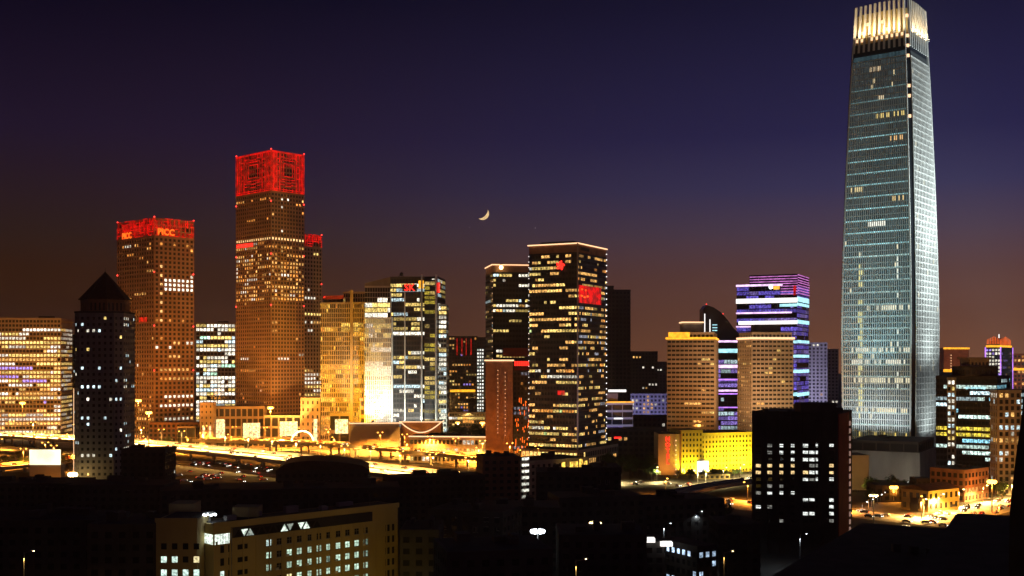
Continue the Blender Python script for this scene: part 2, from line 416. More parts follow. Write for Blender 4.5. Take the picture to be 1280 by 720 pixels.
# viaduct piers: every one a thing
def piers(road, step, label, group, start=12):
    s = start; first = None
    while s < rlen(road):
        p, t, n = along(road, s); z = road[4] - 1.65
        if first is None:
            first = empty('viaduct_pier', (p.x, p.y, 0), label, 'pier', group)
            for q in (-.5, .5):
                mb = MB(); mb.tube((0, q * road[3], 0), (0, q * road[3], z - 1.2), .9, .9, 10); mb.build('column', M['conc'], first)
            mb = MB(); mb.prism([(-1, -road[3] * .8), (1, -road[3] * .8), (1, road[3] * .8), (-1, road[3] * .8)], z - 1.2, z); mb.build('cap_beam', M['conc'], first)
            first.rotation_euler = (0, 0, math.atan2(t.y, t.x))
        else: dup(first, (p.x, p.y, 0), math.atan2(t.y, t.x))
        s += step
piers(viaduct, 32, 'twin-column concrete pier holding up the long curving viaduct', 'piers of the long viaduct')
piers(overpass, 30, 'twin-column concrete pier under the upper overpass by the orange hall', 'piers of the upper overpass')
piers(ramp_w, 30, 'twin-column concrete pier under the slip road at the left edge', 'piers of the left slip road')

# ================================================================ street lamps (they really light the place)
def lampdata(name, p, col, rad=.6):
    l = bpy.data.lights.new(name, 'POINT'); l.energy = p; l.color = col; l.shadow_soft_size = rad; return l
SOD = (1, .32, .03); WRM = (1, .56, .14); CLD = (.8, .92, 1)
def make_lamp(h, arms, m, label, group, power, col, head=.55):
    t = empty('street_lamp', (0, 0, 0), label, 'street lamp', group)
    mb = MB(); mb.tube((0, 0, 0), (0, 0, h), .16, .09, 6); mb.tube((0, 0, 0), (0, 0, .8), .26, .26, 6); mb.build('pole', M['pole'], t)
    for a in arms:
        mb = MB(); mb.tube((0, 0, h - .3), (a * 2.2, 0, h + .4), .07, .06, 5); ar = mb.build('arm', M['pole'], t)
        mb = MB(); mb.obox((a * 2.2, 0), (1, 0), (0, 1), -.5, .7, -.22, .22, h + .34, h + .56); hd = mb.build('lamp_housing', M['pole'], ar)
        mb = MB(); mb.ball((a * 2.3, 0, h + .22), head, sz=.55, k=8); mb.build('lamp_glass', m, ar)
    if power:
        l = bpy.data.lights.new('lamp_light', 'SPOT'); l.energy = power; l.color = col; l.spot_size = R(158); l.spot_blend = .5; l.shadow_soft_size = .6
        lo = bpy.data.objects.new('lamp_light', l); COL.objects.link(lo); lo.parent = t; lo.location = (0, 0, h - 1.4)
    return t
def lamps_along(road, step, h, m, label, group, power, col, off=0, arms=(-1, 1), start=5, head=.55):
    s = start; first = None; z = road[4]
    while s < rlen(road):
        p, t, n = along(road, s); p = p + n * off
        ang = math.atan2(n.y, n.x)
        if first is None:
            first = make_lamp(h, arms, m, label, group, power, col, head); first.location = (p.x, p.y, z); first.rotation_euler = (0, 0, ang)
        else: dup(first, (p.x, p.y, z), ang)
        s += step
lamps_along(viaduct, 30, 12, M['lamp_sodium'], 'double-armed sodium lamp on the median of the long viaduct', 'lamps on the long viaduct', 210000, WRM)
lamps_along(overpass, 30, 11, M['lamp_sodium'], 'double-armed sodium lamp on the upper overpass before the orange hall', 'lamps on the upper overpass', 220000, SOD)
lamps_along(ramp_w, 30, 10, M['lamp_sodium'], 'orange lamp on the glowing slip road at the left edge', 'lamps on the left slip road', 260000, SOD)
lamps_along(ramp_m, 60, 9, M['lamp_sodium'], 'orange lamp on the curved slip road below the lit office block', 'lamps on the curved slip road', 150000, SOD)
lamps_along(inner, 40, 12, M['lamp_sodium'], 'sodium street lamp on the ground level road behind the viaduct', 'lamps behind the viaduct', 300000, SOD, off=12, arms=(-1,))
lamps_along(east, 34, 10, M['lamp_sodium'], 'orange street lamp along the bright boulevard at the right', 'lamps on the right boulevard', 70000, SOD, off=13, arms=(-1,))
lamps_along(side_road, 26, 9, M['lamp_warm'], 'warm street lamp on the bright side street at the right edge', 'lamps on the right side street', 110000, WRM, off=12, arms=(-1,))
lamps_along(hot, 24, 9, M['lamp_warm'], 'yellow street lamp on the street before the yellow hotel', 'lamps before the yellow hotel', 60000, (1, .75, .3), off=8, arms=(-1,))
lamps_along(avenue, 70, 8, M['lamp_sodium'], 'dim sodium lamp on the ground avenue under the viaduct', 'lamps on the ground avenue', 34000, (1, .16, .02), off=12, arms=(-1,))

def mast(px, py, Y, label, power, col=SOD, m='lamp_sodium', r=1.1, z0=0):
    """tall lighting mast with a ring of lamps at measured column px and row py"""
    z = Z(py, Y); x = X(px, Y)
    t = empty('light_mast', (x, Y, z0), label, 'light mast'); h = z - z0
    mb = MB(); mb.tube((0, 0, 0), (0, 0, h), .35, .16, 8); mb.build('pole', M['pole'], t)
    mb = MB()
    for i in range(8):
        a = i * math.pi / 4; b = a + math.pi / 4
        mb.tube((1.6 * math.cos(a), 1.6 * math.sin(a), h), (1.6 * math.cos(b), 1.6 * math.sin(b), h), .08, .08, 4)
        if i % 2 == 0: mb.tube((0, 0, h), (1.6 * math.cos(a), 1.6 * math.sin(a), h), .06, .06, 4)
    cr = mb.build('crown_ring', M['pole'], t)
    for i in range(6):
        a = i * math.pi / 3; mb = MB(); mb.ball((1.5 * math.cos(a), 1.5 * math.sin(a), h - .5), r * .95, sz=.9, k=7); mb.build('lamp', M[m], t)
    lo = bpy.data.objects.new('mast_light', lampdata('mast_light', power, col, 1.0)); COL.objects.link(lo); lo.parent = t; lo.location = (0, 0, h - 2.5)
    return t
mast(28, 503, 985, 'tall sodium light mast before the lit office block at the left edge', 150000)
mast(173, 500, 900, 'taller of the two sodium masts right of the dark pointed-roof tower', 110000)
mast(186, 515, 860, 'shorter sodium mast beside a taller one right of the dark pointed-roof tower', 90000)
mast(338, 509, 925, 'tall orange light mast in front of the highest red-crowned tower', 260000)
mast(505, 535, 1080, 'yellow light mast between the glass office and the orange hall', 60000, WRM)
mast(572, 528, 1150, 'white-gold mast left of the brown slab beyond the orange hall', 120000, WRM)
mast(603, 528, 1120, 'orange mast right beside the brown slab beyond the orange hall', 110000)
mast(91, 592, 590, 'white light mast at the foot of the dark pointed-roof tower', 3000, WRM, 'lamp_warm', 1.3)
mast(672, 662, 330, 'white light mast alone among the black roofs in the middle', 120, CLD, 'lamp_white', .75)
mast(744, 652, 360, 'small greenish light mast right of the white one among black roofs', 60, (.9, 1, .6), 'lamp_warm', .5)
mast(1117, 608, 600, 'orange light mast before the grey podium of the tallest tower', 50000)
mast(1240, 601, 560, 'orange light mast by the right office block at the bright side street', 30000)
mast(1132, 657, 470, 'thin white-topped mast on the near side of the right boulevard', 1500, WRM, 'lamp_warm', .5)
mast(1092, 618, 480, 'thin lamp mast near the dark apartment block', 1500, WRM, 'lamp_warm', .5)

def flood(p, target, power, col, label, size=6, spread=None, cone=70, group=None):
    """a floodlight: housing, yoke and lit glass, aimed at a facade"""
    p = V(p); d = (V(target) - p).normalized(); t = empty('floodlight', p, label, 'floodlight', group)
    q = d.to_track_quat('-Z', 'Y'); t.rotation_euler = q.to_euler()
    mb = MB(); mb.box(-.8, .8, -.5, .5, .05, .7); mb.build('housing', M['pole'], t)
    mb = MB(); mb.box(-.7, .7, -.42, .42, 0, .045); mb.build('lamp_glass', M['lamp_warm'], t)
    l = bpy.data.lights.new('flood_beam', 'SPOT'); l.energy = power; l.color = col; l.spot_size = R(cone); l.spot_blend = .8; l.shadow_soft_size = .5
    lo = bpy.data.objects.new('flood_beam', l); COL.objects.link(lo); lo.parent = t; lo.location = (0, 0, -.25)
    return t

# ================================================================ buildings
BW = ((WARM, 3), (YEL, 3), (WHITE, 4), (COOL, 1))
# --- lit office block at the left edge
p = front(-60, 76, 1080, 40, 12)
b = Bld('office_block', 'wide pale office block with rows of white lit windows at the left edge', 'office building', p)
b.tier(Z(397, 1080), M['stone'], cell=(3.2, 4.1), pier=.26, span=.42, depth=.5,
       lf=lit(.5, ((YEL, 4), (WHITE, 5), (WARM, 2), (VIO, .3)), 3, .78, rows=lambda r, c: .74 if r < .95 else 0, dim=(.5, 1.6), row_var=.4))
clutter(b, p, Z(397, 1080), 3, 4, 3); b.finish()
p = front(76, 95, 1150, 25)
b = Bld('office_block', 'narrow greenish glass block between the lit office and the dark pointed-roof tower', 'office building', p)
b.tier(Z(455, 1150), M['darkconc'], cell=(3.4, 4), lf=lit(.35, ((GREEN, 2), (YEL, 2), (COOL, 2)), 5, .5, dim=(.1, .6))); b.finish()
# --- dark tower with pyramid roof
Y = 600; cx = X(129, Y); a0 = R(10)
def ngon(cx, cy, r, k=8, a=math.pi / 8): return [V((cx + r * math.cos(a + i * 2 * math.pi / k), cy + r * math.sin(a + i * 2 * math.pi / k))) for i in range(k)]
hw = (166 - 91) / 2 / F * Y; ch = 5.5; cy = Y + hw
hw = 12.6; cx = X(91, Y) + hw; cy = Y + hw; ch = 3.6
p = [V((cx - hw + ch, Y)), V((cx + hw - ch, Y)), V((cx + hw, Y + ch)), V((cx + hw, cy + hw - ch)), V((cx + hw - ch, cy + hw)), V((cx - hw + ch, cy + hw)), V((cx - hw, cy + hw - ch)), V((cx - hw, Y + ch))]
b = Bld('apartment_tower', 'dark tower with a pointed pyramid roof over an octagonal drum', 'tower', p)
zb = Z(391, Y)
b.tier(zb, M['conc'], cell=(3.1, 3.25), pier=.55, span=.55, depth=.35, lf=lit(.13, ((COOL, 5), (WHITE, 3), (YEL, 1)), 11, .45, rows=lambda r, c: .17 if r > .2 else .02, dim=(.6, 1.3)))
pb = MB(); pb.prism(inset(p, -.6), zb, zb + .9); b.part('cornice', pb, M['darkconc'])
o8 = ngon(cx, cy, 11.9); b.tier(Z(374, Y), M['brick'], z0=zb + .9, poly=o8, cell=(2.2, 7), pier=.5, span=.2, depth=.6, name='drum', roof=False, lf=lit(0))
ez = Z(374, Y); ax = Z(340, cy)
mb = MB(); e8 = ngon(cx, cy, 13.6); mb.prism(e8, ez, ez + .7); b.part('eaves', mb, M['tile'])
mb = MB(); m8 = ngon(cx, cy, 13.0)
for i in range(8):
    q, r = m8[i], m8[(i + 1) % 8]; mb.face([(q.x, q.y, ez + .7), (r.x, r.y, ez + .7), (cx, cy, ax)])
ro = b.part('pyramid_roof', mb, M['tile'])
mb = MB()
for q in m8: mb.tube((q.x, q.y, ez + .75), (cx, cy, ax + .1), .22, .15, 5)
mb.tube((cx, cy, ax), (cx, cy, ax + 2.5), .15, .04, 5); b.part('ridge', mb, M['darkconc'], parent=None)
bw = MB(); bw.tube((cx - hw + .6, Y - .3, 12), (cx - hw + .6, Y - .3, 60), .14, .14, 5); b.part('light_line', bw, M['led_warm'])
b.finish()

# --- tower with PICC signs
def lattice(B, fi, z0, z1, m, kind, dens=1.9, inset_a=.6):
    """red light lines: a frame, vertical bars and nested squares, on the real face"""
    o, u, wd, n = B.faces()[fi]; mb = MB(); h = z1 - z0; rng = random.Random(fi + kind)
    def bx(a0, a1, zz0, zz1): mb.obox(o, u, n, a0, a1, .48, .66 + rng.random() * .02, zz0, zz1)
    t = .8
    if kind == 0:
        k = max(6, int(wd / 2.2))
        for i in range(k + 1):
            a = i * wd / k; lo = z0 + (rng.choice((0, .12, .3, .55)) * h if i not in (0, k) else 0); hi = z1 - rng.choice((0, 0, .2, .4)) * h
            bx(max(0, a - .5), min(wd, a + .5), lo, hi)
        for f in (.0, .2, .42, .62, .8, .97):
            s = 0
            while s < wd:
                e = s + rng.uniform(3, 9)
                if rng.random() < .72: bx(s, min(wd, e), z0 + f * h, z0 + f * h + t)
                s = e + rng.uniform(.5, 3)
    else:
        for a in [0, .05, .1, .155, .5 - .26, .5 + .26, .845, .9, .95, 1]:
            bx(max(0, a * wd - .55), min(wd, a * wd + .55), z0, z1)
        for f in (0, .045, .955, 1): bx(0, wd, z0 + f * h - (t if f == 1 else 0), z0 + f * h + (0 if f == 1 else t))
        for s_, m0, m1 in ((.20, .30, .78), (.135, .38, .70)):
            bx((.5 - s_) * wd, (.5 + s_) * wd, z0 + m0 * h, z0 + m0 * h + t); bx((.5 - s_) * wd, (.5 + s_) * wd, z0 + m1 * h, z0 + m1 * h + t)
            bx((.5 - s_) * wd - .3, (.5 - s_) * wd + .3, z0 + m0 * h, z0 + m1 * h); bx((.5 + s_) * wd - .3, (.5 + s_) * wd + .3, z0 + m0 * h, z0 + m1 * h)
        for a in (.28, .36, .64, .72):
            bx(a * wd - .3, a * wd + .3, z0 + .82 * h, z1); bx(a * wd - .3, a * wd + .3, z0, z0 + .10 * h)
        for f in (.17, .25, .86): bx(.24 * wd, .4 * wd, z0 + f * h, z0 + f * h + t); bx(.6 * wd, .76 * wd, z0 + f * h, z0 + f * h + t); bx(.42 * wd, .58 * wd, z0 + (f - .03) * h, z0 + (f - .03) * h + t)
        for f in (.35, .5, .65, .8): bx(.155 * wd, .24 * wd, z0 + f * h, z0 + f * h + t); bx(.76 * wd, .845 * wd, z0 + f * h, z0 + f * h + t)
    B.part('red_light_lattice', mb, m)
Y = 1010
p = quadpoly(193, Y, 147, 242, 42)
b = Bld('office_tower', 'lower front stone tower with a red-lit crown carrying two orange letter signs', 'tower', p)
zt = Z(272, Y); zc = Z(294, Y)
CRN = lit(.7, (((.34, .002, .002), 3), ((.16, .001, .001), 2), ((.05, 0, 0), 1)), 20, .5, dim=(.5, 1.2))  # red glow painted into crown panes, standing in for red light on the wall
lfL = lit(.05, ((ORG, 4), (WARM, 3), (WHITE, 1)), 21, .4, rows=lambda r, c: .4 if .965 < r < .99 else .09 if r > .3 else .22, dim=(.4, 1.1))
_f = lit(.06, ((WARM, 3), (WHITE, 3), (VIO, .6)), 22, .55, rows=lambda r, c: .0, dim=(.5, 1))
_g = lit(.5, ((WARM, 3), (WHITE, 3), (ORG, 1)), 23, .6, dim=(.4, 1.1))
def lfR(c, r, nc, nr):
    if nr - 1 - r in (9, 10, 11) and c > 1: return (1.3, 1.25, 1.0)
    if r in (8, 10) and c > 1: return (1.2, 1.05, .8)
    if r in (5, 14, 16, 19, 22): return _g(c, r, nc, nr) if c > 0 else OFF
    if c == 1 and 26 < r < 40 and r % 2: return (1, .6, .2)
    return lfL(c, r, nc, nr) if (c + r) % 3 == 0 else OFF
b.tier(zc, M['stone_red'], cell=(4.3, 4.05), pier=.42, span=.42, depth=.6, lfs=[lfL, lfR])
b.tier(zt, M['stone_red'], z0=zc, cell=(4.3, 5.2), pier=.35, span=.3, depth=.4, name='crown', lf=CRN)
for i in (0, 1): lattice(b, i, zc, zt, M['led_red'], 0)
fs = b.faces(); b.text('PICC', 0, fs[0][2] * .28, Z(290.5, Y), 7.6, M['led_sign'], bold=.03); b.text('PICC', 1, fs[1][2] * .28, Z(290.5, Y + 8), 7.8, M['led_sign'], bold=.03)
b.beacons([(p[i].x, p[i].y, zt + .8) for i in (0, 1, 2)], .8)
b.beacons([(p[i].x * .999, p[i].y * .999 - .7, z) for i in (0, 1, 2) for z in (Z(340, Y), Z(407, Y), Z(463, Y))], .8)
mb = MB(); mb.obox(fs[0][0], fs[0][1], fs[0][3], fs[0][2] * .62, fs[0][2] * .82, .6, .9, Z(402, Y), Z(396, Y)); b.part('red_sign', mb, M['led_red'])
b.finish()
# --- white lit office between
p = front(245, 294, 1120, 30, 6)
b = Bld('office_block', 'squat office block full of cool white windows between the two red-crowned towers', 'office building', p)
b.tier(Z(403, 1120), M['conc'], cell=(3.3, 4.0), pier=.22, span=.3, depth=.35, lf=lit(.5, ((WHITE, 6), (COOL, 1.5), (GREEN, .4), (YEL, 2)), 31, .6, rows=lambda r, c: .85, dim=(.6, 1.6), row_var=.25)); clutter(b, p, Z(403, 1120), 5, 3, 2); b.finish()
# --- tallest red crown
Y = 1000; p = quadpoly(339, Y, 295.5, 380, 43)
b = Bld('office_tower', 'tallest red-crowned stone tower with a square lattice glowing at its top', 'tower', p)
zt = Z(187, Y); zc = Z(238, Y)
wl_ = lit(.66, ((ORG, 3), (WARM, 5), (WHITE, 1)), 41, .35, dim=(.45, 1.2), row_var=.3)
wd_ = lit(.04, ((ORG, 3), (WARM, 3), (WHITE, 1)), 42, .4, dim=(.3, .9), row_var=.9)
def ylf(c, r, nc, nr):
    y = 238 + (nr - r - .5) / nr * 320
    if 242 < y < 249 and c % 5 != 4: return wl_(c, r, nc, nr)
    if 294 < y < 301: return (1.15, .72, .3)
    if 305 < y < 310: return wl_(c, r, nc, nr)
    if 313 < y < 374: return wl_(c, r, nc, nr)
    if 446 < y < 450 and 1 < c < 6: return (.9, .85, .7)
    return wd_(c, r, nc, nr)
b.tier(zc, M['stone_red'], cell=(3.35, 3.55), pier=.42, span=.42, depth=.55, lf=ylf)
b.tier(zt, M['stone_red'], z0=zc, cell=(3.35, 4.4), pier=.3, span=.3, depth=.35, name='crown', lf=CRN)
for i in (0, 1): lattice(b, i, zc, zt - .3, M['led_red'], 1)
b.beacons([(p[i].x, p[i].y, zt + .7) for i in (0, 1, 2)], .75)
b.beacons([(p[i].x, p[i].y - .8, z) for i in (0, 1, 2) for z in (Z(251, Y), Z(317, Y), Z(381, Y))], .8)
fs = b.faces(); mb = MB(); mb.obox(fs[0][0], fs[0][1], fs[0][3], 1.5, fs[0][2] * .5, .6, .9, Z(305.5, Y), Z(301, Y)); b.part('red_sign', mb, M['led_redhot'])
b.finish()
# --- twin behind
Y = 1090; p = quadpoly(365, Y, 325, 402, 42)
b = Bld('office_tower', 'lower red-crowned tower half hidden behind the tallest one', 'tower', p)
zt = Z(291, Y); zc = Z(306, Y)
b.tier(zc, M['stone'], cell=(3.6, 3.9), pier=.4, span=.42, depth=.5, lf=lit(.4, ((WARM, 2), (WHITE, 4), (YEL, 3)), 51, .75, rows=lambda r, c: .7 if r < .35 and r > .1 else .4 if (.55 < r < .62 or r > .97) else .1, dim=(.6, 1.2), row_var=.5))
b.tier(zt, M['stone_red'], z0=zc, cell=(3.6, 5), pier=.35, span=.3, depth=.3, name='crown', lf=CRN)
for i in (0, 1): lattice(b, i, zc, zt, M['led_red'], 0)
b.beacons([(p[2].x, p[2].y, zt + .8), (p[2].x, p[2].y - .8, Z(353, Y))], .8); b.finish()

# --- orange glass building with red script sign
Y = 960; p = front(401, 457, Y, 40, -6)
b = Bld('office_block', 'glass office washed in orange light with a red script sign at its roof', 'office building', p)
p1 = front(401, 438, Y, 40, -2)
gl = lit(.3, ((ORG, 1), ((1, .5, .06), 5), ((1, .66, .12), 4)), 61, .7, rows=lambda r, c: .55 if r < .6 else .25, dim=(.4, 1.2), row_var=.7)
b.tier(Z(378, Y), M['stone'], cell=(1.6, 3.9), pier=.42, span=.22, depth=.5, lf=gl)
b.tier(Z(365, Y), M['stone'], z0=Z(378, Y) + .05, poly=inset(front(428, 457, Y, 36, -3), .6), cell=(2, 3.9), pier=.3, span=.25, lf=lit(.15, ((YEL, 1),), 62, .6, dim=(.2, .5)), name='upper_wall')
b.tier(Z(372, Y), M['darkconc'], z0=Z(378, Y) + .05, poly=inset(front(402, 427, Y, 30, -2), 1.2), cell=(4, 3), name='penthouse', lf=lit(0))
o, u, wd, n = b.faces()[0]
mb = MB(); mb.obox(o, u, n, wd * .66, wd * .73, .3, 1.3, 0, Z(363, Y)); b.part('light_shaft', mb, M['stone'])
# sign : red lit board with loose strokes
mb = MB(); zz = Z(372, Y)
for i in range(14):
    a = 2.6 + i * 1.15; mb.tube((o.x + u.x * a, o.y - 1.2, zz + math.sin(i * 2.1) * .9), (o.x + u.x * (a + 1.3), o.y - 1.2, zz + math.sin((i + 1) * 2.1) * .9 + .3), .32, .32, 5)
b.part('script_sign', mb, M['led_redhot'])
mb = MB(); mb.obox(o, u, n, 2.2, 20, .2, .8, Z(374, Y), Z(369.6, Y)); b.part('sign_board', mb, M['redwall'])
b.finish()

# --- office with SK sign : several volumes
Y = 935
p = front(488, 547, Y, 38, -4)
b = Bld('office_tower', 'glass office of stepped volumes with a two-letter red sign and pale ribbed wing', 'office building', p)
sk = lit(.4, ((WHITE, 3), (YEL, 4), (COOL, 1)), 71, .72, rows=lambda r, c: .5 if r > .3 else .75, dim=(.3, 1.3), row_var=.7)
b.tier(Z(346, Y), M['dark'], cell=(2.4, 3.9), pier=.14, span=.35, depth=.3, lf=sk)
# left wing with sloping glass lantern
pl = front(456, 487.7, Y + 3, 34)
b.tier(Z(397, Y), M['white'], poly=front(456, 489, Y - 6, 34), cell=(1.7, 3.9), pier=.55, span=.16, depth=.8, lf=lit(.6, ((YEL, 1), (WHITE, 1)), 72, .7, rows=lambda r, c: .8 if c < .5 else .1, dim=(.3, 1)), name='ribbed_wing')
lz0 = Z(397, Y); b.tier(Z(357, Y), M['white'], z0=lz0, poly=pl, cell=(2.2, 4.2), pier=.12, span=.16, depth=.25, lf=lit(.9, ((WHITE, 2), (YEL, 1)), 73, .7, rows=lambda r, c: 1.0 if r < .85 else .25, dim=(.7, 1.5)), name='lantern_wall', roof=False)
mb = MB(); q = pl
zl, zr = Z(354, Y), Z(346, Y)
mb.hexa([(q[0].x, q[0].y, Z(357, Y)), (q[1].x, q[1].y, Z(357, Y)), (q[2].x, q[2].y, Z(357, Y)), (q[3].x, q[3].y, Z(357, Y)),
         (q[0].x, q[0].y, zl), (q[1].x, q[1].y, zr), (q[2].x, q[2].y, zr), (q[3].x, q[3].y, zl)]); b.part('sloping_roof', mb, M['conc'])
# fins of the main front
b.tier(Z(350, Y), M['dark'], z0=0, poly=front(530.5, 544, Y - 5, 30), cell=(4, 3.9), pier=.1, span=.3, depth=.25, lf=lit(.5, ((YEL, 2), ((.6, .45, .05), 3)), 74, .6, rows=lambda r, c: .6, dim=(.15, .7)), name='stair_tower')
o, u, wd, n = b.faces()[0]
for fx, w0 in ((.0, 1.0), (.3, .9), (.67, .8), (.97, 1.0)):
    mb = MB(); mb.obox(o, u, n, wd * fx, wd * fx + w0, .2, 1.8 if fx < .6 else 5.2, 0, Z(344 if fx > .5 else 366, Y)); b.part('vertical_fin', mb, M['silver'])
b.tier(Z(380, Y), M['conc'], poly=front(547.5, 558, Y + 2, 28), cell=(2.6, 3.9), pier=.12, span=.35, depth=.3, lf=lit(.5, ((WHITE, 2), (YEL, 2), (COOL, 1)), 75, .7, rows=lambda r, c: .6, dim=(.4, 1.3)), name='side_wing')
b.tier(Z(346, Y), M['dark'], z0=Z(352, Y), poly=inset(front(490, 526, Y + 6, 26), .2), cell=(5, 3), name='penthouse', lf=lit(0))
mb = MB(); mb.obox(o, u, n, wd * .26, wd * .56, .1, .7, Z(364.5, Y), Z(355.5, Y)); b.part('sign_board', mb, M['dark'])
b.text('SK', 0, wd * .41, Z(360, Y), 8.0, M['led_redhot'], bold=.012)
mb = MB(); mb.obox(o, u, n, wd * 1.0 + .4, wd * 1.0 + 1.7, -1, 1.2, Z(366, Y), Z(354, Y)); b.part('red_side_sign', mb, M['led_redhot'])
mb = MB(); mb.obox(o, u, n, wd * .60, wd * .71, .2, .9, Z(361, Y), Z(351, Y)); b.part('roof_screen', mb, M['led_gold'])
sx = X(500, Y); mb = MB()
mb.tube((sx - 3, Y + 12, Z(346, Y)), (sx, Y + 12, Z(340, Y)), .3, .2, 5); mb.tube((sx + 2, Y + 12, Z(346, Y)), (sx, Y + 12, Z(338.5, Y)), .3, .15, 5); mb.ball((sx, Y + 12, Z(341.5, Y)), 1.6, k=8); b.part('roof_antenna', mb, M['darkconc'])
b.finish()

# --- far building beyond with red lines
Y = 1450; p = front(558, 596, Y, 35)
b = Bld('office_block', 'distant dim block with four thin red vertical lines near its top', 'office building', p)
b.tier(Z(420, Y), M['darkconc'], cell=(3.6, 4.2), lf=lit(.2, ((WARM, 3), (YEL, 1), (VIO, 1), (ORG, 3)), 81, .4, rows=lambda r, c: .5 if (r < .42 or .55 < r < .75) and .3 < c < .8 else .12, dim=(.2, .8)))
for f in (.34, .5, .64, .8): bar(b, 0, wd * 0 + f * b.faces()[0][2], f * b.faces()[0][2] + .9, Z(444, Y), Z(423, Y), M['led_red'], 'red_light_line')
bar(b, 0, b.faces()[0][2] * .12, b.faces()[0][2] * .95, Z(490, Y), Z(487, Y), M['led_gold'], 'gold_light_line'); b.finish()
p = front(596, 614, Y - 30, 30)
b = Bld('office_block', 'slim distant block with a bright column of white windows beside the brown slab', 'office building', p)
def colf(c, r, nc, nr): return ((1, 1, .9) if (r * 7 + c * 3) % 5 else (.3, .35, .3)) if c < nc * .45 and r < nr * .85 else OFF
b.tier(Z(422, Y), M['darkconc'], cell=(3.2, 4.2), lf=colf); b.finish()
p = front(558, 606, 1280, 20)
b = Bld('shop_row', 'low row of brightly lit shops glimpsed between the glass office and brown slab', 'shop', p)
b.tier(Z(515, 1280), M['stone'], cell=(3, 3.4), pier=.15, span=.3, lf=lit(.7, ((ORG, 3), (YEL, 3), (WHITE, 1)), 85, .5, rows=lambda r, c: .75, dim=(.3, 1.5))); b.finish()

# --- tower behind with a starry lamp
Y = 900; p = front(616, 668, Y, 35, 6)
b = Bld('office_tower', 'dark tower with a blazing lamp and a gold line at its roof edge', 'tower', p)
b.tier(Z(340, Y), M['dark'], cell=(2.5, 4.0), pier=.2, span=.5, depth=.3, lf=lit(.25, ((WARM, 3), (WHITE, 3), (YEL, 4), (COOL, 1)), 91, .72, rows=lambda r, c: .32 if r > .3 else .1, dim=(.3, 1.1), row_var=.9), parapet=.5)
b.tier(Z(329, Y), M['brick'], z0=Z(340, Y), cell=(8, 7), pier=.1, span=.25, depth=.2, name='parapet_wall')
railtop(b, Z(331.5, Y), M['led_warm'], .8)
o, u, wd, n = b.faces()[0]; mb = MB(); mb.ball((o.x + 6.6, o.y - 1.4, Z(334.5, Y)), 1.6, k=8); b.part('roof_lamp', mb, M['lamp_warm'])
mb = MB()
for i in range(26): mb.ball((o.x - .4, o.y - .6, Z(352 + i * 7.4, Y)), .3, k=5)
b.part('edge_lights', mb, M['led_warm'])
bar(b, 0, 8, wd - 1, Z(446, Y), Z(435, Y), M['redwall'], 'red_band'); b.finish()
lo = flood((o.x + 6.6, o.y - 3.5, Z(331, Y)), (o.x + 6.6, o.y, Z(341, Y)), 9000, WRM, 'roof floodlight throwing a warm cone down the dark tower', cone=80)

# --- brown slab with light line
Y = 800; p = front(607, 641, Y, 26)
b = Bld('hotel_slab', 'windowless brown slab with two columns of tiny lights and a lit roof line', 'building', p)
b.tier(Z(450, Y), M['brick'], cell=(19, 22), pier=.02, span=.03, depth=.12)
railtop(b, Z(450, Y) - .8, M['led_warm'], 1.0)
o, u, wd, n = b.faces()[0]; mb = MB()
for k, dx in ((0, .45), (1, .72)):
    for i in range(16): mb.ball((o.x + wd * dx, o.y - .4, Z(463 + i * 5.2 + k * 3, Y)), .28, k=5)
b.part('wall_lights', mb, M['led_warm']); b.finish()
p = front(641.5, 664, Y + 15, 24)
b = Bld('hotel_wing', 'dark wing beside the brown slab with a glowing red roof sign', 'building', p)
b.tier(Z(456, Y), M['dark'], cell=(2.6, 3.6), lf=lit(.1, (((.5, .5, .6), 2), (ORG, 1)), 95, .6, rows=lambda r, c: .3, dim=(.08, .35)))
mb = MB(); o, u, wd, n = b.faces()[0]
for i in range(7): mb.obox(o, u, n, 1 + i * 1.55, 2.1 + i * 1.55, .3, .8, Z(457.5, Y), Z(451.5, Y))
b.part('red_sign', mb, M['led_redhot']); bar(b, 0, .5, wd - .5, Z(463, Y), Z(459, Y), M['redwall'], 'sign_band')
mb = MB(); rng = random.Random(4)
for i in range(40): mb.obox(o, u, n, *(lambda a: (a, a + .5))(rng.uniform(1, wd - 1)), .3, .5, *(lambda z: (z, z + rng.uniform(1, 4)))(rng.uniform(6, 46)), )
b.part('light_streamers', mb, M['led_sign']); b.finish()

# --- main centre tower
Y = 760; p = quadpoly(722, Y, 661.5, 757.5, 28)
b = Bld('office_tower', 'black glass tower with yellow windows, red flower emblem and lit roof line', 'tower', p)
zt = Z(304, Y); zb = Z(315, Y)
cfL = lit(.4, ((WARM, 7), (YEL, 6), (ORG, .7), (WHITE, .6), ((.6, .8, .3), .6)), 101, .58, rows=lambda r, c: .52, dim=(.35, 1.25), row_var=.65)
cfR = lit(.4, ((WARM, 6), (YEL, 4), (ORG, 1), ((.4, .42, .5), 2)), 102, .52, rows=lambda r, c: .48, dim=(.3, 1.2), row_var=.6)
b.tier(zb, M['dark'], cell=(2.3, 3.9), pier=.16, span=.52, depth=.35, lfs=[cfL, cfR], parapet=.3)
b.tier(zt, M['brick'], z0=zb, cell=(9, 6), pier=.06, span=.2, depth=.2, name='parapet_wall')
railtop(b, zt - .4, M['led_warm'], .8)
pp = inset(p, 6); b.tier(Z(299.5, Y), M['darkconc'], z0=zt, poly=pp, cell=(4, 4), pier=.3, span=.2, name='roof_plant', lf=lit(0))
fs = b.faces(); o, u, wd, n = fs[0]
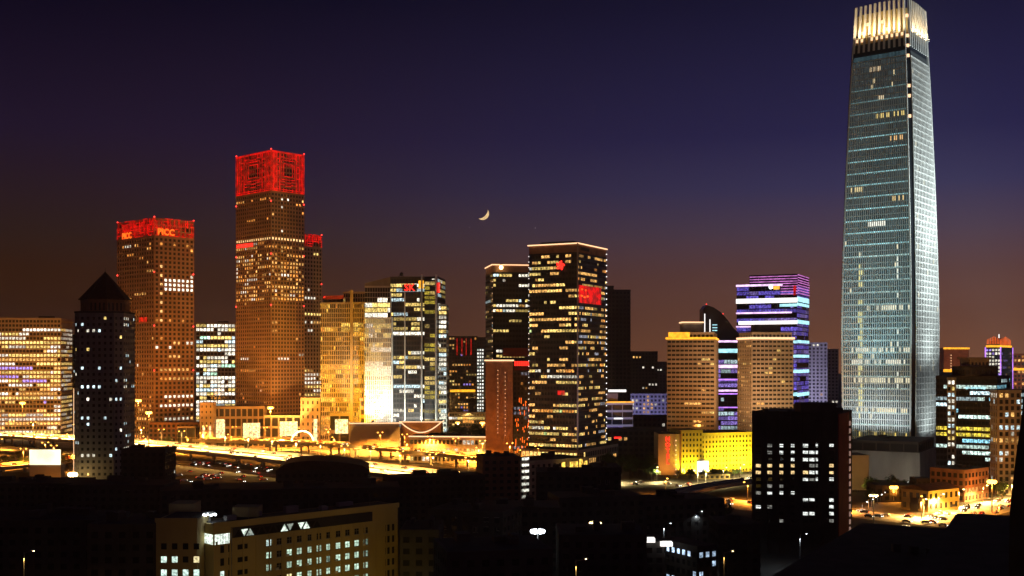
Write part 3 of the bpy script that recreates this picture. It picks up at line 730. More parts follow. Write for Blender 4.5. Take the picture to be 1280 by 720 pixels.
# flower emblem: five petals
ex = wd * .66; ez = Z(331, Y); mb = MB()
for k in range(5):
    a = math.pi / 2 + k * 2 * math.pi / 5
    for j in range(6):
        r = .7 + j * .42; q = a + .28 * math.sin(j * 1.0)
        pt = o + u * (ex + r * math.cos(q)) + n * .9; mb.ball((pt.x, pt.y, ez + r * math.sin(q)), .55 + .3 * math.sin(j * .6), k=6)
b.part('flower_emblem', mb, M['led_redhot'])
bar(b, 1, 1, fs[1][2] * .8, Z(379, Y + 8), Z(357, Y + 8), M['led_red'], 'red_screen', .38, .45)
mb = MB(); o1, u1, w1, n1 = fs[1]
for (a, z, q) in ((4, 371, 3), (9, 372.5, 2.5), (14, 371, 3), (5, 363, 2), (11, 363.5, 2)): mb.obox(o1, u1, n1, a, a + q, .46, .6, Z(z, Y + 8), Z(z - 2, Y + 8))
b.part('screen_picture', mb, M['led_sign'])
mb = MB()
for k in range(7): mb.obox(o1, u1, n1, 4 + k * 2.1, 5.4 + k * 2.1, .3, .6, Z(313.2, Y + 6), Z(309.4, Y + 6))
b.part('parapet_lettering', mb, M['dark'])
mb = MB()
for i in range(34): mb.ball((p[0].x - .3, p[0].y - .8, Z(318 + i * 7, Y)), .32, k=5); mb.ball((p[2].x + .3, p[2].y - .8, Z(318 + i * 7, p[2].y)), .45, k=5)
b.part('edge_lights', mb, M['led_white'])
mb = MB(); mb.obox(p[1], V((1, 0)), V((0, -1)), -.5, .5, .2, 1.3, 0, zt); b.part('corner_post', mb, M['stone'])
bar(b, 0, wd * .60, wd * .74, Z(494, Y), Z(488.5, Y), M['led_red'], 'red_sign', .4, .7)
b.tier(Z(566, Y) + 2, M['stone'], z0=0, poly=quadpoly(722, Y - 6, 652, 772, 28), cell=(3, 4), pier=.2, span=.3, lf=lit(.5, ((YEL, 3), (WARM, 3)), 104, .7, rows=lambda r, c: .6, dim=(.5, 1.2)), name='podium')
b.finish()
# --- dark towers behind
p = front(755, 788, 1080, 28); b = Bld('office_tower', 'unlit dark tower standing just behind the black glass tower', 'tower', p)
b.tier(Z(362, 1080), M['darkconc'], cell=(3.8, 4), lf=lit(.015, ((WARM, 1),), 111, .3, rows=lambda r, c: .012)); b.tier(Z(357, 1080), M['darkconc'], z0=Z(362, 1080), poly=front(755, 767, 1082, 20), cell=(6, 4), name='stair_head')
bar(b, 0, 4, 21, Z(490, 1080), Z(487, 1080), M['led_white'], 'white_sign'); b.finish()
for k, (pl_, pr_, py, Y, lab, sd, pr2) in enumerate((
    (786, 822, 439, 1500, 'distant dim brown block with scattered lights right of the dark tower', 1, .05),
    (820, 836, 452, 1700, 'narrow distant block tucked against the left golden twin', 2, .1),
    (784, 836, 492, 1300, 'low blue-lit lattice building between dark tower and golden twin', 3, .3),
    (786, 838, 520, 1100, 'low dark block in front of the blue-lit lattice building', 4, .06),
    (1010, 1034, 428, 1400, 'bluish block beside the violet-lit tower', 5, .02),
    (1030, 1048, 436, 1500, 'lilac-lit block against the left edge of the tallest tower', 6, .02),
    (76, 96, 418, 1700, 'unlit far block in the gap left of the pointed-roof tower', 7, 0))):
    p = front(pl_, pr_, Y, 30); b = Bld('distant_block', lab, 'building', p)
    b.tier(Z(py, Y), M['conc' if k in (2, 4, 5) else 'darkconc'], cell=(4.4, 4.4), pier=.45, span=.45, lf=lit(pr2, ((WARM, 3), (WHITE, 3)), 120 + sd, .3, rows=lambda r, c: pr2, dim=(.3, .9))); b.finish()
lb = flood((X(808, 1240), 1240, 2), (X(808, 1300), 1300, 30), 160000, (.35, .35, 1), 'blue floodlight washing the low lattice building', cone=120)
flood((X(1022, 1330), 1330, 20), (X(1024, 1400), 1400, 60), 330000, (.6, .55, 1), 'lilac floodlight washing the two blocks left of the tallest tower', cone=110)
Y = 900; p = front(752, 791, Y, 30, 4); b = Bld('mall_building', 'low lilac-lit mall with a gold roof line right of the black glass tower', 'building', p)
b.tier(Z(503, Y), M['white'], cell=(9, 6), pier=.05, span=.3, depth=.25, lf=lit(.2, ((VIO, 1), (COOL, 1)), 131, .6, rows=lambda r, c: .25 if .3 < r < .6 else 0, dim=(.3, .6)))
b.tier(Z(492, Y), M['stone'], z0=Z(503, Y) + .05, poly=front(753, 772, Y + 6, 18), cell=(5, 4), name='stair_head'); railtop(b, Z(503.5, Y), M['led_gold'], 1.0)
bar(b, 0, 10, 17, Z(524, Y), Z(522.5, Y), M['led_white'], 'white_sign'); b.finish()
flood((X(772, 860), 858, 24), (X(772, 900), 900, 38), 26000, (.6, .55, 1), 'violet floodlight in front of the low mall', cone=100)
p = front(752, 832, 820, 20); b = Bld('low_building', 'dark low building with a small red sign before the lilac mall', 'building', p)
b.tier(Z(536, 820), M['darkconc'], cell=(4, 4), lf=lit(.1, ((YEL, 1), (WARM, 1)), 133, .6, rows=lambda r, c: .12 if c < .6 else .03, dim=(.4, 1)))
bar(b, 0, 9, 14, Z(548, 820), Z(546, 820), M['led_redhot'], 'red_sign'); b.finish()

# --- golden twins
def twin(px0, pxc, px1, label, sd, boxpx, wside, gold):
    Y = 860; p = quadpoly(pxc, Y, px0, px1, 12 if pxc > (px0 + px1) / 2 else 78)
    b = Bld('hotel_tower', label, 'tower', p, group='pair of gold-topped hotel towers')
    zt = Z(415, Y); zb = Z(424, Y)
    f = lit(.05, ((WARM, 3), (YEL, 2)), sd, .4, rows=lambda r, c: .07 if r > .25 else .03, dim=(.5, 1.2), row_var=.9)
    b.tier(zb, M['stone'], cell=(3.2, 3.35), pier=.18, span=.55, depth=.55, pierd=.75, lf=f, parapet=.2)
    b.tier(zt, M['stone'], z0=zb, poly=inset(p, .6), cell=(3.2, 5), pier=.4, span=.3, depth=.4, name='top_wall', lf=lit(0))
    railtop(b, zb, M[gold], 1.6, b0=.4, b1=1.2)
    q = front(boxpx[0], boxpx[1], Y + 12, 14); b.tier(Z(boxpx[2], Y), M['conc'], z0=zt, poly=q, cell=(6, 8), pier=.1, span=.1, name='lift_house')
    return b
b = twin(834, 893, 897, 'left golden twin tower with a yellow band and small lit box on top', 141, (854, 878, 403), .3, 'led_gold')
bar(b, 0, 1, 17, Z(421, 860), Z(415, 860), M['led_gold'], 'gold_panel', .0, .3); 
mb = MB(); q = front(853, 879, 870, 14); mb.prism(inset(q, -.5), Z(403, 860), Z(401.5, 860)); b.part('lift_house_light', mb, M['led_warm']); b.finish()
b = twin(923, 940, 991, 'right golden twin tower with a plain stone lift house on top', 142, (944, 976, 405), .3, 'led_warm'); b.finish()
# --- violet building with curved roof between the twins
Y = 960; p = front(880, 926, Y, 26)
b = Bld('office_tower', 'violet-blue banded glass tower with a sweeping curved roof between the golden twins', 'tower', p)
vf = lit(.2, ((VIO, 3), (COOL, 1)), 151, .7, rows=lambda r, c: .7 if r < .9 else .1, dim=(.15, .6))
b.tier(Z(424, Y), M['dark'], cell=(2.8, 4), pier=.12, span=.25, depth=.3, lf=vf)
for k, (y0, y1, m) in enumerate(((428, 425.5, 'led_lilac'), (441, 436, 'led_cyan'), (460, 456, 'led_lilac'), (475.5, 473.5, 'led_violet'), (489.5, 487, 'led_lilac'), (493, 491.5, 'led_violet'), (510, 508.5, 'led_violet'))):
    bar(b, 0, 8 if m != 'led_cyan' else 10, None, Z(y0, Y), Z(y1, Y), M[m], 'light_band', .3, .6)
mb = MB(); pts = [(880, 424), (880, 386), (884, 381), (893, 384), (902, 390), (910, 399), (918, 410), (926, 418), (926, 424)]
fr = [(X(a, Y), Y + 3, Z(c, Y)) for a, c in pts]; bk = [(x, y + 20, z) for x, y, z in fr]; k = len(fr); n0 = len(mb.v)
mb.v += fr + bk; mb.f.append(tuple(n0 + i for i in range(k))[::-1]); mb.f.append(tuple(n0 + k + i for i in range(k)))
for i in range(k): j = (i + 1) % k; mb.f.append((n0 + i, n0 + j, n0 + k + j, n0 + k + i))
mb.c += [(0, 0, 0)] * (k + 2); b.part('curved_roof', mb, M['glassd'])
for a, y0, y1 in ((881.5, 392, 417), (888, 399, 419)):
    mb = MB(); mb.tube((X(a, Y), Y + 2, Z(y1, Y)), (X(a, Y), Y + 2, Z(y0, Y)), .4, .4, 5); b.part('white_light_tube', mb, M['led_white'])
for yy in (406, 409.5, 413): mb = MB(); mb.tube((X(891, Y), Y + 2, Z(yy, Y)), (X(897, Y), Y + 2, Z(yy, Y)), .35, .35, 5); b.part('short_light_tube', mb, M['led_cyan'])
b.beacons([(X(884, Y), Y + 4, Z(380, Y)), (X(905, Y), Y + 4, Z(392, Y))], .5); b.finish()
# --- violet LED tower
Y = 1000; p = quadpoly(996, Y, 921, 1010.5, 26)
b = Bld('office_tower', 'glass tower ringed with violet and white light bands and pink dotted top', 'tower', p)
b.tier(Z(355, Y), M['dark'], cell=(2.8, 4), pier=.08, span=.2, depth=.25, lf=lit(.3, (((.10, .07, .42), 4), ((.14, .1, .3), 2)), 161, .8, rows=lambda r, c: .85 if r > .3 else .6, dim=(.5, 1.3)))
pt = quadpoly(996, Y + 6, 937, 1010, 26); b.tier(Z(341.5, Y), M['dark'], z0=Z(355, Y) + .05, poly=pt, cell=(3, 3.4), pier=.2, span=.3, name='upper_wall', lf=lit(0))
fs = b.faces(); wd = fs[0][2]
for y0, y1, m, a0, a1 in ((356.5, 354, 'led_lilac', None, wd * .77), (378, 372, 'led_white', None, None), (383, 379.5, 'led_cyan', wd * .72, None), (391.3, 389.3, 'led_lilac', None, wd * .92),
                          (405, 400.5, 'led_white', wd * .03, None), (408.5, 406.5, 'led_lilac', None, wd * .3), (429, 425.5, 'led_cyan', wd * .9, None), (447, 443.5, 'led_cyan', wd * .9, None), (466, 462, 'led_cyan', wd * .9, None), (495, 490.5, 'led_cyan', wd * .9, None)):
    bar(b, 0, a0, a1, Z(y0, Y), Z(y1, Y), M[m], 'light_band', .28, .6)
    if a1 is None: bar(b, 1, .7, None, Z(y0, Y + 20), Z(y1, Y + 20), M['led_cyan'], 'light_band', .28, .6)
for i in range(8):
    yy = 343.5 + i * 3.3
    if i < 3: bar(b, 0, .3, None, Z(yy + 1.1, Y), Z(yy, Y), M['led_pink'], 'pink_light_row', .5, .8, poly=pt)
    else: bar(b, 0, wd * .74, None, Z(yy + 1.1, Y), Z(yy, Y), M['led_pink'], 'pink_light_row', .65, .85)
    bar(b, 1, .9, None, Z(yy + 1.1, Y + 14), Z(yy, Y + 14), M['led_pink'], 'pink_light_row', .65, .85, poly=(pt if i < 3 else None))
o = fs[0][0]; mb = MB(); mb.ball((X(963, Y), Y - 2, Z(359, Y)), 1.7, k=8); b.part('white_lamp', mb, M['lamp_white'])
bar(b, 0, wd * .62, wd * .72, Z(361, Y), Z(356.8, Y), M['led_gold'], 'gold_sign', .4, .8)
bar(b, 0, wd * .95, wd * .99, Z(369, Y), Z(357, Y), M['led_red'], 'red_sign', .9, 1.2); b.finish()

# --- yellow floodlit hotel
Y = 745
p = front(849, 941, Y, 24, 20)
b = Bld('hotel', 'long low hotel wall washed in blazing yellow light', 'hotel', p)
zt = Z(542, Y)
b.tier(zt, M['yellow'], cell=(2.6, 3.4), pier=.5, span=.5, depth=.3, lf=lit(.1, (((.5, .35, .05), 1),), 171, .4, rows=lambda r, c: .15, dim=(.3, .6)), margin=1)
b.tier(Z(541, Y) + 2, M['yellow'], poly=front(852, 878, Y - 5, 20, 4), cell=(2.6, 3.4), pier=.5, span=.5, depth=.25, lf=lit(0), name='projecting_bay')
mb = MB(); q = front(872, 886, Y - 3, 2, 2); mb.prism(q, 2, 9); b.part('lamp_glow_panel', mb, M['led_white'])  # added glowing panel stands in for the glow of a lamp below
b.finish()
p = front(823, 851, Y - 4, 22, 0)
b = Bld('hotel', 'end tower of the yellow hotel with a red vertical HOTEL sign', 'hotel', p)
b.tier(Z(542, Y), M['stone'], cell=(7, 26), pier=.08, span=.06, depth=.2)
b.text('HOTEL', 0, 6.0, Z(548.5, Y), 3.9, M['led_redhot'], vertical=True, bold=.04)
for i in range(8):
    mb = MB(); o, u, wd, n = b.faces()[0]; mb.ball((o.x + wd * .78, o.y - .5, Z(550 + i * 6, Y)), .42, k=6); b.part('wall_lamp', mb, M['led_warm'])
b.finish()
for i, fx in enumerate((856, 868, 884, 898, 912, 926, 938)):
    yy = Y - 7 + i * 2.4; flood((X(fx, yy), yy, 1.2), (X(fx, yy + 11), yy + 9, 14), 52000, (1, .74, .03), 'yellow floodlight on the ground at the foot of the yellow hotel', group='floodlights of the yellow hotel', cone=130)
flood((X(835, Y - 18), Y - 18, 1.2), (X(834, Y), Y, 16), 16000, (1, .34, .04), 'orange floodlight below the red vertical hotel sign', cone=110)
p = front(868, 912, 715, 10, 3)
b = Bld('pavilion', 'small pale pavilion with square openings in front of the yellow hotel', 'pavilion', p)
b.tier(Z(604, 715) + 5.5, M['cream'], cell=(3.4, 4), pier=.4, span=.4, lf=lit(.3, ((WARM, 1),), 173, .4, rows=lambda r, c: .4, dim=(.2, .5)), parapet=.5); b.finish()

# ================================================================ the tallest tower: tapering curtain wall with vertical fins
Y = 820
base = quadpoly(1141, Y, 1046.5, 1176, 37.8); side = (base[1] - base[0]).length
ctr = sum(base, V((0, 0))) / 4; uL = (base[1] - base[0]).normalized(); uR = (base[2] - base[1]).normalized(); nL = V((uL.y, -uL.x)); nR = V((uR.y, -uR.x))
TOP = Z(-9, Y)
def prof(z):
    f = z / TOP; pts = [(0, .965), (.1, .98), (.3, 1.0), (.45, .97), (.62, .915), (.8, .84), (.92, .775), (1, .735)]
    for (a, va), (b_, vb) in zip(pts, pts[1:]):
        if f <= b_: t = (f - a) / (b_ - a); return side / 2 * (va + (vb - va) * t)
    return side / 2 * pts[-1][1]
CH = 3.0
b = Bld('skyscraper', 'tallest glass skyscraper, tapering, with white fins and a golden crown', 'skyscraper', base)
def outline(z, grow=0, ch=CH):
    h = prof(z) + grow; res = []
    for (a, c) in ((-1, -1), (1, -1), (1, 1), (-1, 1)):  # a along uL, c along uR
        pts = [(a * h, c * (h - ch)), (a * (h - ch), c * h)]
        if (a, c) in ((1, -1), (-1, 1)): pts = pts[::-1]
        res += [ctr + uL * x + uR * y for x, y in pts]
    return res
levels = [TOP * i / 24 for i in range(25)]
mb = MB()
for z0, z1 in zip(levels, levels[1:]):
    if z0 > TOP * .90: break
    mb.prism(outline(z0), z0, z1 + .01, top=outline(z1))
b.part('glass_wall', mb, M['glassd']); zcr = z0
# floors, windows and fins on both faces
FL = 4.45; nf = int(TOP * .90 / FL); fl_mb = MB(); rng = random.Random(9)
pixcol = {}
def face_pt(side_, a, z, off):
    """point on the left (0) or right (1) face, a in -1..1 across"""
    h = prof(z); w_ = h - CH
    if side_ == 0: q = ctr + uL * (a * w_) - uR * (h + off)
    else: q = ctr + uR * (a * w_) + uL * (h + off)
    return (q.x, q.y, z)
fr = lambda py: (Z(py, Y) / FL)
rows_lit = {int(fr(y)): (a0, a1, c, p_) for y, a0, a1, c, p_ in ((381, -.3, 1, (1, .95, .7), .65), (435, -.75, 1, (1, .95, .7), .7), (449, -.8, .95, (1, .95, .75), .75), (473, -.7, 1, (1, .9, .6), .75), (514, -.7, .95, (1, .85, .5), .6), (544, -.9, .9, (1, .75, .2), .35), (279, -.25, .25, (1.3, 1.3, 1.1), 1), (227, -.9, -.45, (1, .8, .4), .7), (248, .3, .9, (1, .7, .3), .6), (171, .1, .95, (1, .6, .25), .3), (140, -.1, 1, (1, .75, .25), .6), (117, -.1, .3, (1, .8, .5), .5), (73, -.4, .1, (1, .75, .45), .5))}
NB = 30
for s_ in (0, 1):
    for r in range(2, nf):
        z = r * FL
        fl_mb.hexa([face_pt(s_, -1.02, z - .35, .0), face_pt(s_, 1.02, z - .35, .0), face_pt(s_, 1.02, z - .35, .32), face_pt(s_, -1.02, z - .35, .32),
                    face_pt(s_, -1.02, z + .35, .0), face_pt(s_, 1.02, z + .35, .0), face_pt(s_, 1.02, z + .35, .32), face_pt(s_, -1.02, z + .35, .32)])
        nb = NB
        for c in range(nb):
            a0 = -1 + 2 * c / nb; a1 = a0 + 2 / nb; col = OFF; am = (a0 + a1) / 2; f = r / nf
            if s_ == 0:
                k = .03 + .05 * rng.random(); col = (k * .45, k * .85, k)  # unlit panes get a faint painted teal glow
                if r in rows_lit:
                    A0, A1, k, p_ = rows_lit[r]
                    if A0 <= am <= A1 and rng.random() < p_: col = k
                elif .1 < f < .48 and (-.53 < am < -.40) and rng.random() < .6: col = (1, .9, .35)
                elif .12 < f < .5 and (.63 < am < .70) and rng.random() < .5: col = (.9, .95, .8)
                elif f > .80 and rng.random() < .035: col = (1, .8, .45)
                elif f < .55 and rng.random() < .01: col = (1, .9, .6)
            else: k = .05; col = (k * .8, k, k) if rng.random() > .015 else (1, .85, .5)  # unlit panes on this face glow faintly as well
            g_ = .04 / nb
            q = [face_pt(s_, a0 + g_, z + .5, .06), face_pt(s_, a1 - g_, z + .5, .06), face_pt(s_, a1 - g_, z + FL - .5, .06), face_pt(s_, a0 + g_, z + FL - .5, .06)]
            b.w.append((q, col, (1 if sum(col) > .6 else .5), None))
b.part('floor_edges', fl_mb, M['silver'])
for s_ in (0, 1):
    fin = MB(); n_f = 31 if s_ == 0 else 14
    for i in range(n_f + 1):
        a = -1 + 2 * i / n_f
        zs = [levels[j] for j in range(0, 22)]
        for z0, z1 in zip(zs, zs[1:]):
            if z0 < 12: z0 = 12
            h = .012 if s_ == 0 else .02
            fin.hexa([face_pt(s_, a - h, z0, .0), face_pt(s_, a + h, z0, .0), face_pt(s_, a + h, z0, .7), face_pt(s_, a - h, z0, .7),
                      face_pt(s_, a - h, z1, .0), face_pt(s_, a + h, z1, .0), face_pt(s_, a + h, z1, .7), face_pt(s_, a - h, z1, .7)])
    b.part('vertical_fins', fin, M['silver'], 'pale vertical fins of the %s face' % ('wide left' if s_ == 0 else 'bright right'))
# lit ledges every second floor: fading towards the top
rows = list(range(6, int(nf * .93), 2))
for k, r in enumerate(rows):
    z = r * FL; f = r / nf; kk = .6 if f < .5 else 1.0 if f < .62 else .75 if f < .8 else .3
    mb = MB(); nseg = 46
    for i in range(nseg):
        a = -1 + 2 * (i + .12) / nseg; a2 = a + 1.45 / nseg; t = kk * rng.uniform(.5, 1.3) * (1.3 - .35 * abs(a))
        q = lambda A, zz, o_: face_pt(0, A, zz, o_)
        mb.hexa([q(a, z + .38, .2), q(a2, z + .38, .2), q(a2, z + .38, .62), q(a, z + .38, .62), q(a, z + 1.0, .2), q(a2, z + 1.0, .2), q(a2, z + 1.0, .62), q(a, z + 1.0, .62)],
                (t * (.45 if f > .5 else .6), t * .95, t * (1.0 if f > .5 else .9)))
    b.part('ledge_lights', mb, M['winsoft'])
# corner strips
mb = MB()
for z0, z1 in zip(levels[:-1], levels[1:]):
    pass
for (s_, a) in ((0, 1.03), (0, -1.03), (1, 1.03)):
    mb = MB()
    for z0, z1 in zip(levels[:-1], levels[1:]):
        mb.hexa([face_pt(s_, a - .015, z0, .0), face_pt(s_, a + .015, z0, .0), face_pt(s_, a + .015, z0, .9), face_pt(s_, a - .015, z0, .9),
                 face_pt(s_, a - .015, z1, .0), face_pt(s_, a + .015, z1, .0), face_pt(s_, a + .015, z1, .9), face_pt(s_, a - .015, z1, .9)])
    b.part('corner_fin', mb, M['silver'])
# crown: core set back, tall screens of fins with lamps between
zc0 = TOP * .902
mb = MB(); mb.prism(outline(zc0, -2.2), zc0 - 2, TOP - 5, top=outline(TOP, -2.2)); core = b.part('crown', mb, M['cream'])
for s_ in (0, 1):
    mb = MB(); nfin = 10 if s_ == 0 else 9
    for i in range(nfin + 1):
        a = -1 + 2 * i / nfin; h = .042
        zt = TOP - abs(a) * 1.0 + 1.5
        for z0, z1 in ((zc0 - 1, (zc0 + zt) / 2), ((zc0 + zt) / 2, zt)):
            mb.hexa([face_pt(s_, a - h, z0, -1.2), face_pt(s_, a + h, z0, -1.2), face_pt(s_, a + h, z0, .4), face_pt(s_, a - h, z0, .4),
                     face_pt(s_, a - h, z1, -1.2), face_pt(s_, a + h, z1, -1.2), face_pt(s_, a + h, z1, .4), face_pt(s_, a - h, z1, .4)])
    b.part('crown_fins', mb, M['silver'], parent=core)
mb = MB(); rng = random.Random(5)
for s_ in (0, 1):
    for i in range(10):
        for zz in (TOP * .924, TOP * .908, TOP * .94, TOP * .958):
            if s_ == 0 and rng.random() < (.9 if TOP * .92 < zz < TOP * .93 else .2):
                a = -1 + 2 * (i + .25) / 10; mb.hexa([face_pt(s_, a, zz, -2), face_pt(s_, a + .1, zz, -2), face_pt(s_, a + .1, zz, -1), face_pt(s_, a, zz, -1), face_pt(s_, a, zz + 2.2, -2), face_pt(s_, a + .1, zz + 2.2, -2), face_pt(s_, a + .1, zz + 2.2, -1), face_pt(s_, a, zz + 2.2, -1)])
b.part('crown_lamps', mb, M['led_warm'], parent=core)
mb = MB()
for i in range(12):   # lights up the corner strip
    z = TOP * (.72 + i * .022); q = ctr + uL * (prof(z) - 1.4) - uR * (prof(z) - 1.4)
    if i in (1, 3, 4, 7, 8, 9, 11): mb.box(q.x - .9, q.x + .9, q.y - .5, q.y + .5, z, z + 2.2)
b.part('corner_lamps', mb, M['led_warm'])
b.glass = M['winsoft']; b.finish()
for s_ in (0, 1):
    for i in range(4):
        a = -.75 + i * .5; q = V(face_pt(s_, a, TOP * .93, 7 if s_ == 0 else 3)); q2 = V(face_pt(s_, a, TOP * .98, 0))
        # floodlights added in place of lamps inside the crown, hung on short arms
        t = flood(q, q2, 24000 if s_ == 0 else 20000, (1, .72, .38), 'floodlight on a short arm lighting the golden crown of the skyscraper', cone=150, group='crown floodlights of the skyscraper')
        mb = MB(); inv = (q2 - q).length; mb.tube((0, 0, .7), (0, 0, .8), .2, .2, 5); mb.tube((0, .5, .3), (0, .5, -inv), .12, .12, 5); mb.build('arm', M['pole'], t)
# floods round the foot of the tower: near ones graze the base, far ones are added to reach the top
for i, (off, zt_, pw, cn) in enumerate(((26, 40, 60000, 80), (60, 120, 1000000, 40), (75, 190, 2500000, 34), (90, 260, 5000000, 30))):  # floods added in place of the right face's self-lit fins
    for a in (-.5, .5):
        q = V(face_pt(1, a, 14 + i, off)); flood(q, V(face_pt(1, a * .6, zt_, 0)), pw, (.86, 1, .96), 'cool white floodlight right of the skyscraper foot, aimed at its bright right face', cone=cn, group='floodlights of the bright right face')
for i in range(5):
    a = -.8 + i * .4; q = V(face_pt(0, a, 5, 14)); flood(q, V(face_pt(0, a, 75, 0)), 85000, (.82, .97, 1), 'floodlight at the foot of the skyscraper, before its wide left face', cone=60, group='floodlights of the wide left face')

for (off, zt_, pw, cn) in ((70, 120, 260000, 42), (90, 190, 160000, 30)):  # teal floods added to tint the upper left face
    for a in (-.5, .5):
        q = V(face_pt(0, a, 15, off)); flood(q, V(face_pt(0, a * .6, zt_, 0)), pw, (.35, .85, 1), 'teal floodlight some way before the wide left face of the skyscraper', cone=cn, group='teal floodlights of the wide left face')
# --- grey podium in front of it
Y = 700
p = quadpoly(1150, Y, 1058, 1170, 30); b = Bld('podium_building', 'long grey windowless podium hall at the foot of the skyscraper', 'building', p)
b.tier(Z(566, Y), M['conc'], cell=(14, 16), pier=.03, span=.03, depth=.12)
b.tier(Z(553, Y), M['darkconc'], z0=Z(566, Y) + .05, poly=inset(p, 1.5), cell=(8, 6), pier=.08, span=.12, name='attic_wall', lf=lit(0)); clutter(b, p, Z(553, Y) , 8, 3, 1.5); b.finish()
p = front(1064, 1086, Y - 45, 20); b = Bld('annex_building', 'pale concrete annex box at the left end of the grey podium hall', 'building', p)
b.tier(Z(569, Y - 45), M['stone'], cell=(6, 6), pier=.03, span=.05, depth=.1); b.finish()
flood((X(1070, 628), 628, 3), (X(1074, 655), 655, 14), 9000, WRM, 'warm floodlight before the pale annex box of the podium', cone=110)
flood((X(1105, 650), 650, 4), (X(1110, 700), 700, 14), 20000, (1, .88, .7), 'pale floodlight in the garden before the grey podium hall', cone=130)  # garden floods added to brighten the grey podium wall
flood((X(1140, 655), 655, 4), (X(1145, 700), 700, 16), 12000, (1, .88, .7), 'second pale floodlight of the garden, nearer the right end of the grey podium hall', cone=130)
# --- office block at the right
Y = 640
p = quadpoly(1246, Y, 1170, 1262, 34)
b = Bld('office_block', 'black glass office full of teal-white lit floors right of the skyscraper', 'office building', p)
gf = lit(.4, ((COOL, 5), ((.75, 1, .9), 4), (YEL, 1.5), ((.25, .6, .75), 2)), 181, .8, rows=lambda r, c: .5 if c > .28 else .25, dim=(.3, 1.25), row_var=.7)
def gof(c, r, nc, nr):
    if r in (9, 10): return (.95 * (.5 + .5 * ((c * 7) % 3) / 2), .72 * (.5 + .5 * ((c * 7) % 3) / 2), .06)
    return gf(c, r, nc, nr)
b.tier(Z(470, Y), M['dark'], cell=(2.0, 3.5), pier=.12, span=.42, depth=.25, lf=gof)
o, u, wd, n = b.faces()[0]
q = [o + u * wd * .2 + n * 1.2, o + u * wd * .33 + n * 1.2, o + u * wd * .33 - n * 12, o + u * wd * .2 - n * 12]
b.tier(Z(472, Y), M['conc'], poly=q, cell=(2.1, 3.5), pier=.35, span=.4, name='stair_tower', lf=lit(.5, ((COOL, 3), (WHITE, 3), (YEL, 2)), 182, .5, rows=lambda r, c: .8, dim=(.5, 1.2)))
q = front(1206, 1247, Y + 6, 18); b.tier(Z(458, Y), M['darkconc'], z0=Z(470, Y), poly=q, cell=(3, 4), name='roof_house', lf=lit(0))
q2 = front(1213, 1236, Y + 7, 14); b.tier(Z(449, Y), M['stone'], z0=Z(458, Y), poly=q2, cell=(2.2, 3.6), pier=.4, span=.4, name='upper_roof_house', lf=lit(0))
q3 = front(1210, 1239, Y + 6, 16); mb = MB(); mb.prism(q3, Z(449, Y), Z(446.5, Y)); b.part('roof_canopy', mb, M['stone'])
mb = MB(); rng = random.Random(2)   # lit roof sign, too blurred to read
for i in range(8): mb.obox(o, u, n, wd * .50 + i * 1.35, wd * .50 + i * 1.35 + rng.uniform(.7, 1.1), .3, .6, Z(486.5 + rng.uniform(-.4, .4), Y), Z(483.7, Y))
b.part('roof_sign', mb, M['led_cyan'])
clutter(b, p, Z(470, Y), 12, 4, 3); b.finish()
p = front(1247.5, 1276, Y - 8, 26); b = Bld('office_block', 'pale stone-ribbed wing joined to the black glass office at the right edge', 'office building', p)
b.tier(Z(487, Y), M['stone'], cell=(3.0, 3.5), pier=.4, span=.35, depth=.5, lf=lit(.2, ((WARM, 1), (WHITE, 1), (COOL, 2)), 183, .5, rows=lambda r, c: .25, dim=(.2, 1))); b.finish()
p = front(1268, 1300, Y + 30, 20); b = Bld('office_block', 'greenish glass block at the far right edge behind the ribbed wing', 'office building', p)
b.tier(Z(489, Y), M['dark'], cell=(2.6, 3.5), pier=.15, span=.4, lf=lit(.4, ((GREEN, 1), (COOL, 2), (YEL, 1)), 184, .6, rows=lambda r, c: .4, dim=(.2, .8))); b.finish()
# --- far right skyline
Y = 1700; p = front(1180, 1211, Y, 30); b = Bld('distant_tower', 'distant brown tower with a long gold light line across its top', 'tower', p)
b.tier(Z(435, Y), M['brick'], cell=(12, 14), pier=.04, span=.04, depth=.15); bar(b, 0, None, None, Z(436.5, Y), Z(434.3, Y), M['led_gold'], 'gold_light_line', .3, 1)
mb = MB(); o, u, wd, n = b.faces()[0]
for i in range(7): mb.ball((o.x + wd * .28, o.y - .6, Z(444 + i * 3.4, Y)), .7, k=5)
b.part('wall_lights', mb, M['led_warm']); b.finish()
Y = 1300; p = quadpoly(1251, Y, 1232, 1265, 35); b = Bld('distant_tower', 'distant tower edged in violet light with a fiery gold crown', 'tower', p)
b.tier(Z(434, Y), M['conc'], cell=(3.2, 4), pier=.3, span=.4, lfs=[lit(.8, ((WHITE, 3), (VIO, 1)), 191, .6, rows=lambda r, c: .85, dim=(.5, 1.1)), lit(.2, ((VIO, 1), (WARM, 1)), 192, .4, rows=lambda r, c: .2, dim=(.3, .8))])
for i, fx in ((0, 0), (0, 1), (1, 1)):
    w0 = b.faces()[i][2] * fx; bar(b, i, w0 - .6, w0 + .6, 0, Z(434, Y), M['led_violet'], 'violet_edge_light', .6, 1.2)
c_ = sum(p, V((0, 0))) / 4
for k, (h0, h1, s_) in enumerate(((434, 430, 1), (430, 426, 3.5), (426, 422, 6.5))):
    mb = MB(); mb.prism(inset(p, s_), Z(h0, Y), Z(h1, Y)); b.part('crown_step', mb, M['stone'])
mb = MB()
for i in range(9):
    for q in (p[0].lerp(p[1], i / 8), p[1].lerp(p[2], i / 8)):
        q = q.lerp(c_, .12); mb.tube((q.x, q.y, Z(433, Y)), (q.x, q.y, Z(420 + abs(i - 4), Y)), .35, .2, 4)
b.part('crown_spikes', mb, M['led_sign'])
